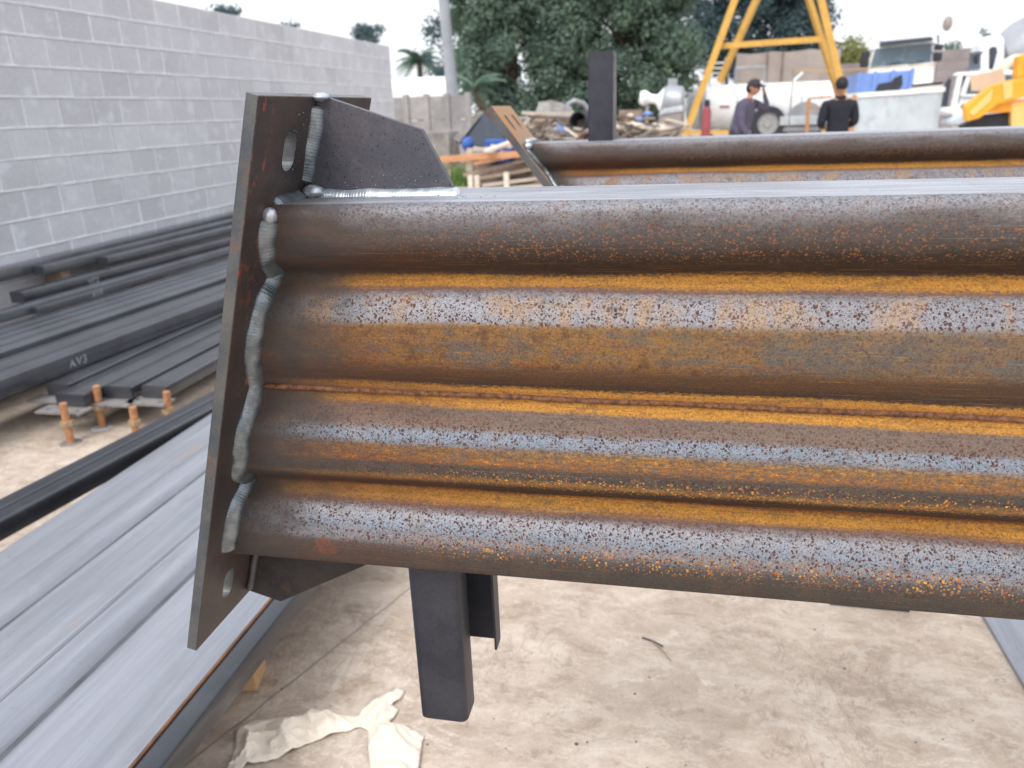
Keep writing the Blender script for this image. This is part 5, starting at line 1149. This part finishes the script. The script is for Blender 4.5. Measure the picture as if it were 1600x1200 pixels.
def fingers(J, Rad, E, side, wrist, dirv, curl, outv):
    d = Vector(dirv).normalized(); o = Vector(outv).normalized(); s = d.cross(o).normalized(); h = 'hand'+side; hc = Vector(wrist)+d*.07
    J[h] = tuple(hc); Rad[h] = (.036, .018); E.append(('wrist'+side, h))
    for i, (off, L) in enumerate(((-.026, .068), (-.009, .078), (.009, .073), (.026, .058))):
        a = hc+s*off+d*.03; b = a+d*L*.55+Vector(curl)*L*.2; c = b+d*L*.35+Vector(curl)*L*.5
        for t, q in enumerate((a, b, c)): J['finger%s%d%d' % (side, i, t)] = tuple(q); Rad['finger%s%d%d' % (side, i, t)] = .0085-.001*t
        E += [(h, 'finger%s%d0' % (side, i)), ('finger%s%d0' % (side, i), 'finger%s%d1' % (side, i)), ('finger%s%d1' % (side, i), 'finger%s%d2' % (side, i))]
    a = hc-s*.03-d*.02; b = a-s*.025+d*.03; c = b+d*.025
    for t, q in enumerate((a, b, c)): J['thumb%s%d' % (side, t)] = tuple(q); Rad['thumb%s%d' % (side, t)] = .0105-.001*t
    E += [(h, 'thumb%s0' % side), ('thumb%s0' % side, 'thumb%s1' % side), ('thumb%s1' % side, 'thumb%s2' % side)]
def base_person(lean=(0, 0), sh=.19):
    lx_, ly_ = lean
    J = {'pelvis': (0, 0, .95), 'waist': (lx_*.25, ly_*.25, 1.10), 'chest': (lx_*.7, ly_*.7, 1.30), 'upper': (lx_, ly_, 1.43), 'neck': (lx_*1.1, ly_*1.15, 1.50), 'necktop': (lx_*1.15, ly_*1.3, 1.56)}
    Rad = {'pelvis': (.185, .14), 'waist': (.18, .14), 'chest': (.205, .145), 'upper': (.15, .105), 'neck': .062, 'necktop': .055}
    E = [('pelvis', 'waist'), ('waist', 'chest'), ('chest', 'upper'), ('upper', 'neck'), ('neck', 'necktop')]
    for s, sg in (('_a', -1), ('_b', 1)):
        J['shoulder'+s] = (lx_+sg*sh, ly_, 1.42); Rad['shoulder'+s] = .082; E.append(('upper', 'shoulder'+s))
        J['hip'+s] = (sg*.095, 0, .88); J['knee'+s] = (sg*.11, -.02, .49); J['ankle'+s] = (sg*.12, .02, .09); J['toe'+s] = (sg*.135, -.14, .045)
        Rad['hip'+s] = .10; Rad['knee'+s] = .066; Rad['ankle'+s] = .048; Rad['toe'+s] = (.042, .035)
        E += [('pelvis', 'hip'+s), ('hip'+s, 'knee'+s), ('knee'+s, 'ankle'+s), ('ankle'+s, 'toe'+s)]
    return J, Rad, E
# the man seen from behind, forearms in front of him (local -Y is his front)
J, Rad, E = base_person((0, -.02), .20)
for s, sg in (('_a', -1), ('_b', 1)):
    J['elbow'+s] = (sg*.245, .0, 1.15); J['wrist'+s] = (sg*.13, -.24, 1.10); Rad['elbow'+s] = .066; Rad['wrist'+s] = .036
    E += [('shoulder'+s, 'elbow'+s), ('elbow'+s, 'wrist'+s)]
    fingers(J, Rad, E, s, J['wrist'+s], (-sg*.6, -.8, 0), (0, 0, -1), (0, 0, 1))
def hair_back(root, rot, hc):
    MB().blob((hc.x, hc.y+.014, hc.z+.032), .086, .102, .105, 20, 14, .06, 4).build('hair', MAT['hair'], root, smooth=True, angle=180)
    MB().lathe([(0, .075), (.02, .082), (.05, .072)], (hc.x, hc.y+.02, 1.475), (0, -.1, 1), 18).build('collar', MAT['shirt_navy'], root, smooth=True)
pm = at(1317, 121, 12.4); person('man in a black shirt seen from behind, standing by the box tank', (pm.x, 12.4, pm.z-1.765), R(192), J, Rad, E, (0, -.03, 1.645), (0, 0), (MAT['shirt_navy'], MAT['skin'], MAT['trousers'], MAT['black']), hair_back)
# the man in a cap turned to the right, bent forward, one hand up to his face
J, Rad, E = base_person((0, -.13), .18)
for q_, r_q in (('pelvis', (.20, .18)), ('waist', (.20, .185)), ('chest', (.215, .18)), ('upper', (.16, .13))): Rad[q_] = r_q
J['elbow_b'] = (.20, -.36, 1.32); J['wrist_b'] = (.09, -.34, 1.52); Rad['elbow_b'] = .05; Rad['wrist_b'] = .034; E += [('shoulder_b', 'elbow_b'), ('elbow_b', 'wrist_b')]
fingers(J, Rad, E, '_b', J['wrist_b'], (-.3, .1, 1), (-.4, .5, 0), (0, -1, 0))
J['elbow_a'] = (-.22, -.14, 1.12); J['wrist_a'] = (-.19, -.30, .92); Rad['elbow_a'] = .05; Rad['wrist_a'] = .034; E += [('shoulder_a', 'elbow_a'), ('elbow_a', 'wrist_a')]
fingers(J, Rad, E, '_a', J['wrist_a'], (.1, -.4, -1), (0, -.6, 0), (1, 0, 0))
def cap(root, rot, hc):
    up_ = rot @ Vector((0, 0, 1)); fr = rot @ Vector((0, -1, 0))
    b = MB(); c = hc+up_*.045; b.blob(c, .088, .108, .085, 20, 14); b.build('cap_crown', MAT['cap'], root, smooth=True, angle=180)
    q = hc+fr*.12+up_*.052; MB().blob(q, .072, .085, .012, 16, 8).build('cap_brim', MAT['cap'], root, smooth=True, angle=180)
    MB().blob(hc+fr*.098+up_*.095, .028, .016, .026, 10, 8).build('cap_badge', MAT['white'], root, smooth=True, angle=180)
    MB().blob(hc-fr*.035+Vector((0, 0, -.01)), .08, .08, .085, 16, 10).build('hair', MAT['hair'], root, smooth=True, angle=180)
    for sg in (-1, 1): MB().blob(hc+(rot @ Vector((sg*.03, -.088, .012))), .011, .008, .008, 8, 6).build('eye', MAT['black'], root, smooth=True, angle=180)
    MB().blob(hc+(rot @ Vector((0, -.088, -.055))), .024, .008, .007, 8, 6).build('mouth', MAT['red'], root, smooth=True, angle=180)
pm = at(1178, 124, 12.8); person('man in a slate purple shirt and dark cap with a hand raised to his face', (pm.x-.18, 12.8, pm.z-1.745), R(62), J, Rad, E, (0, -.20, 1.625), (R(14), 0), (MAT['shirt_purple'], MAT['skin'], MAT['trousers'], MAT['black']), cap)
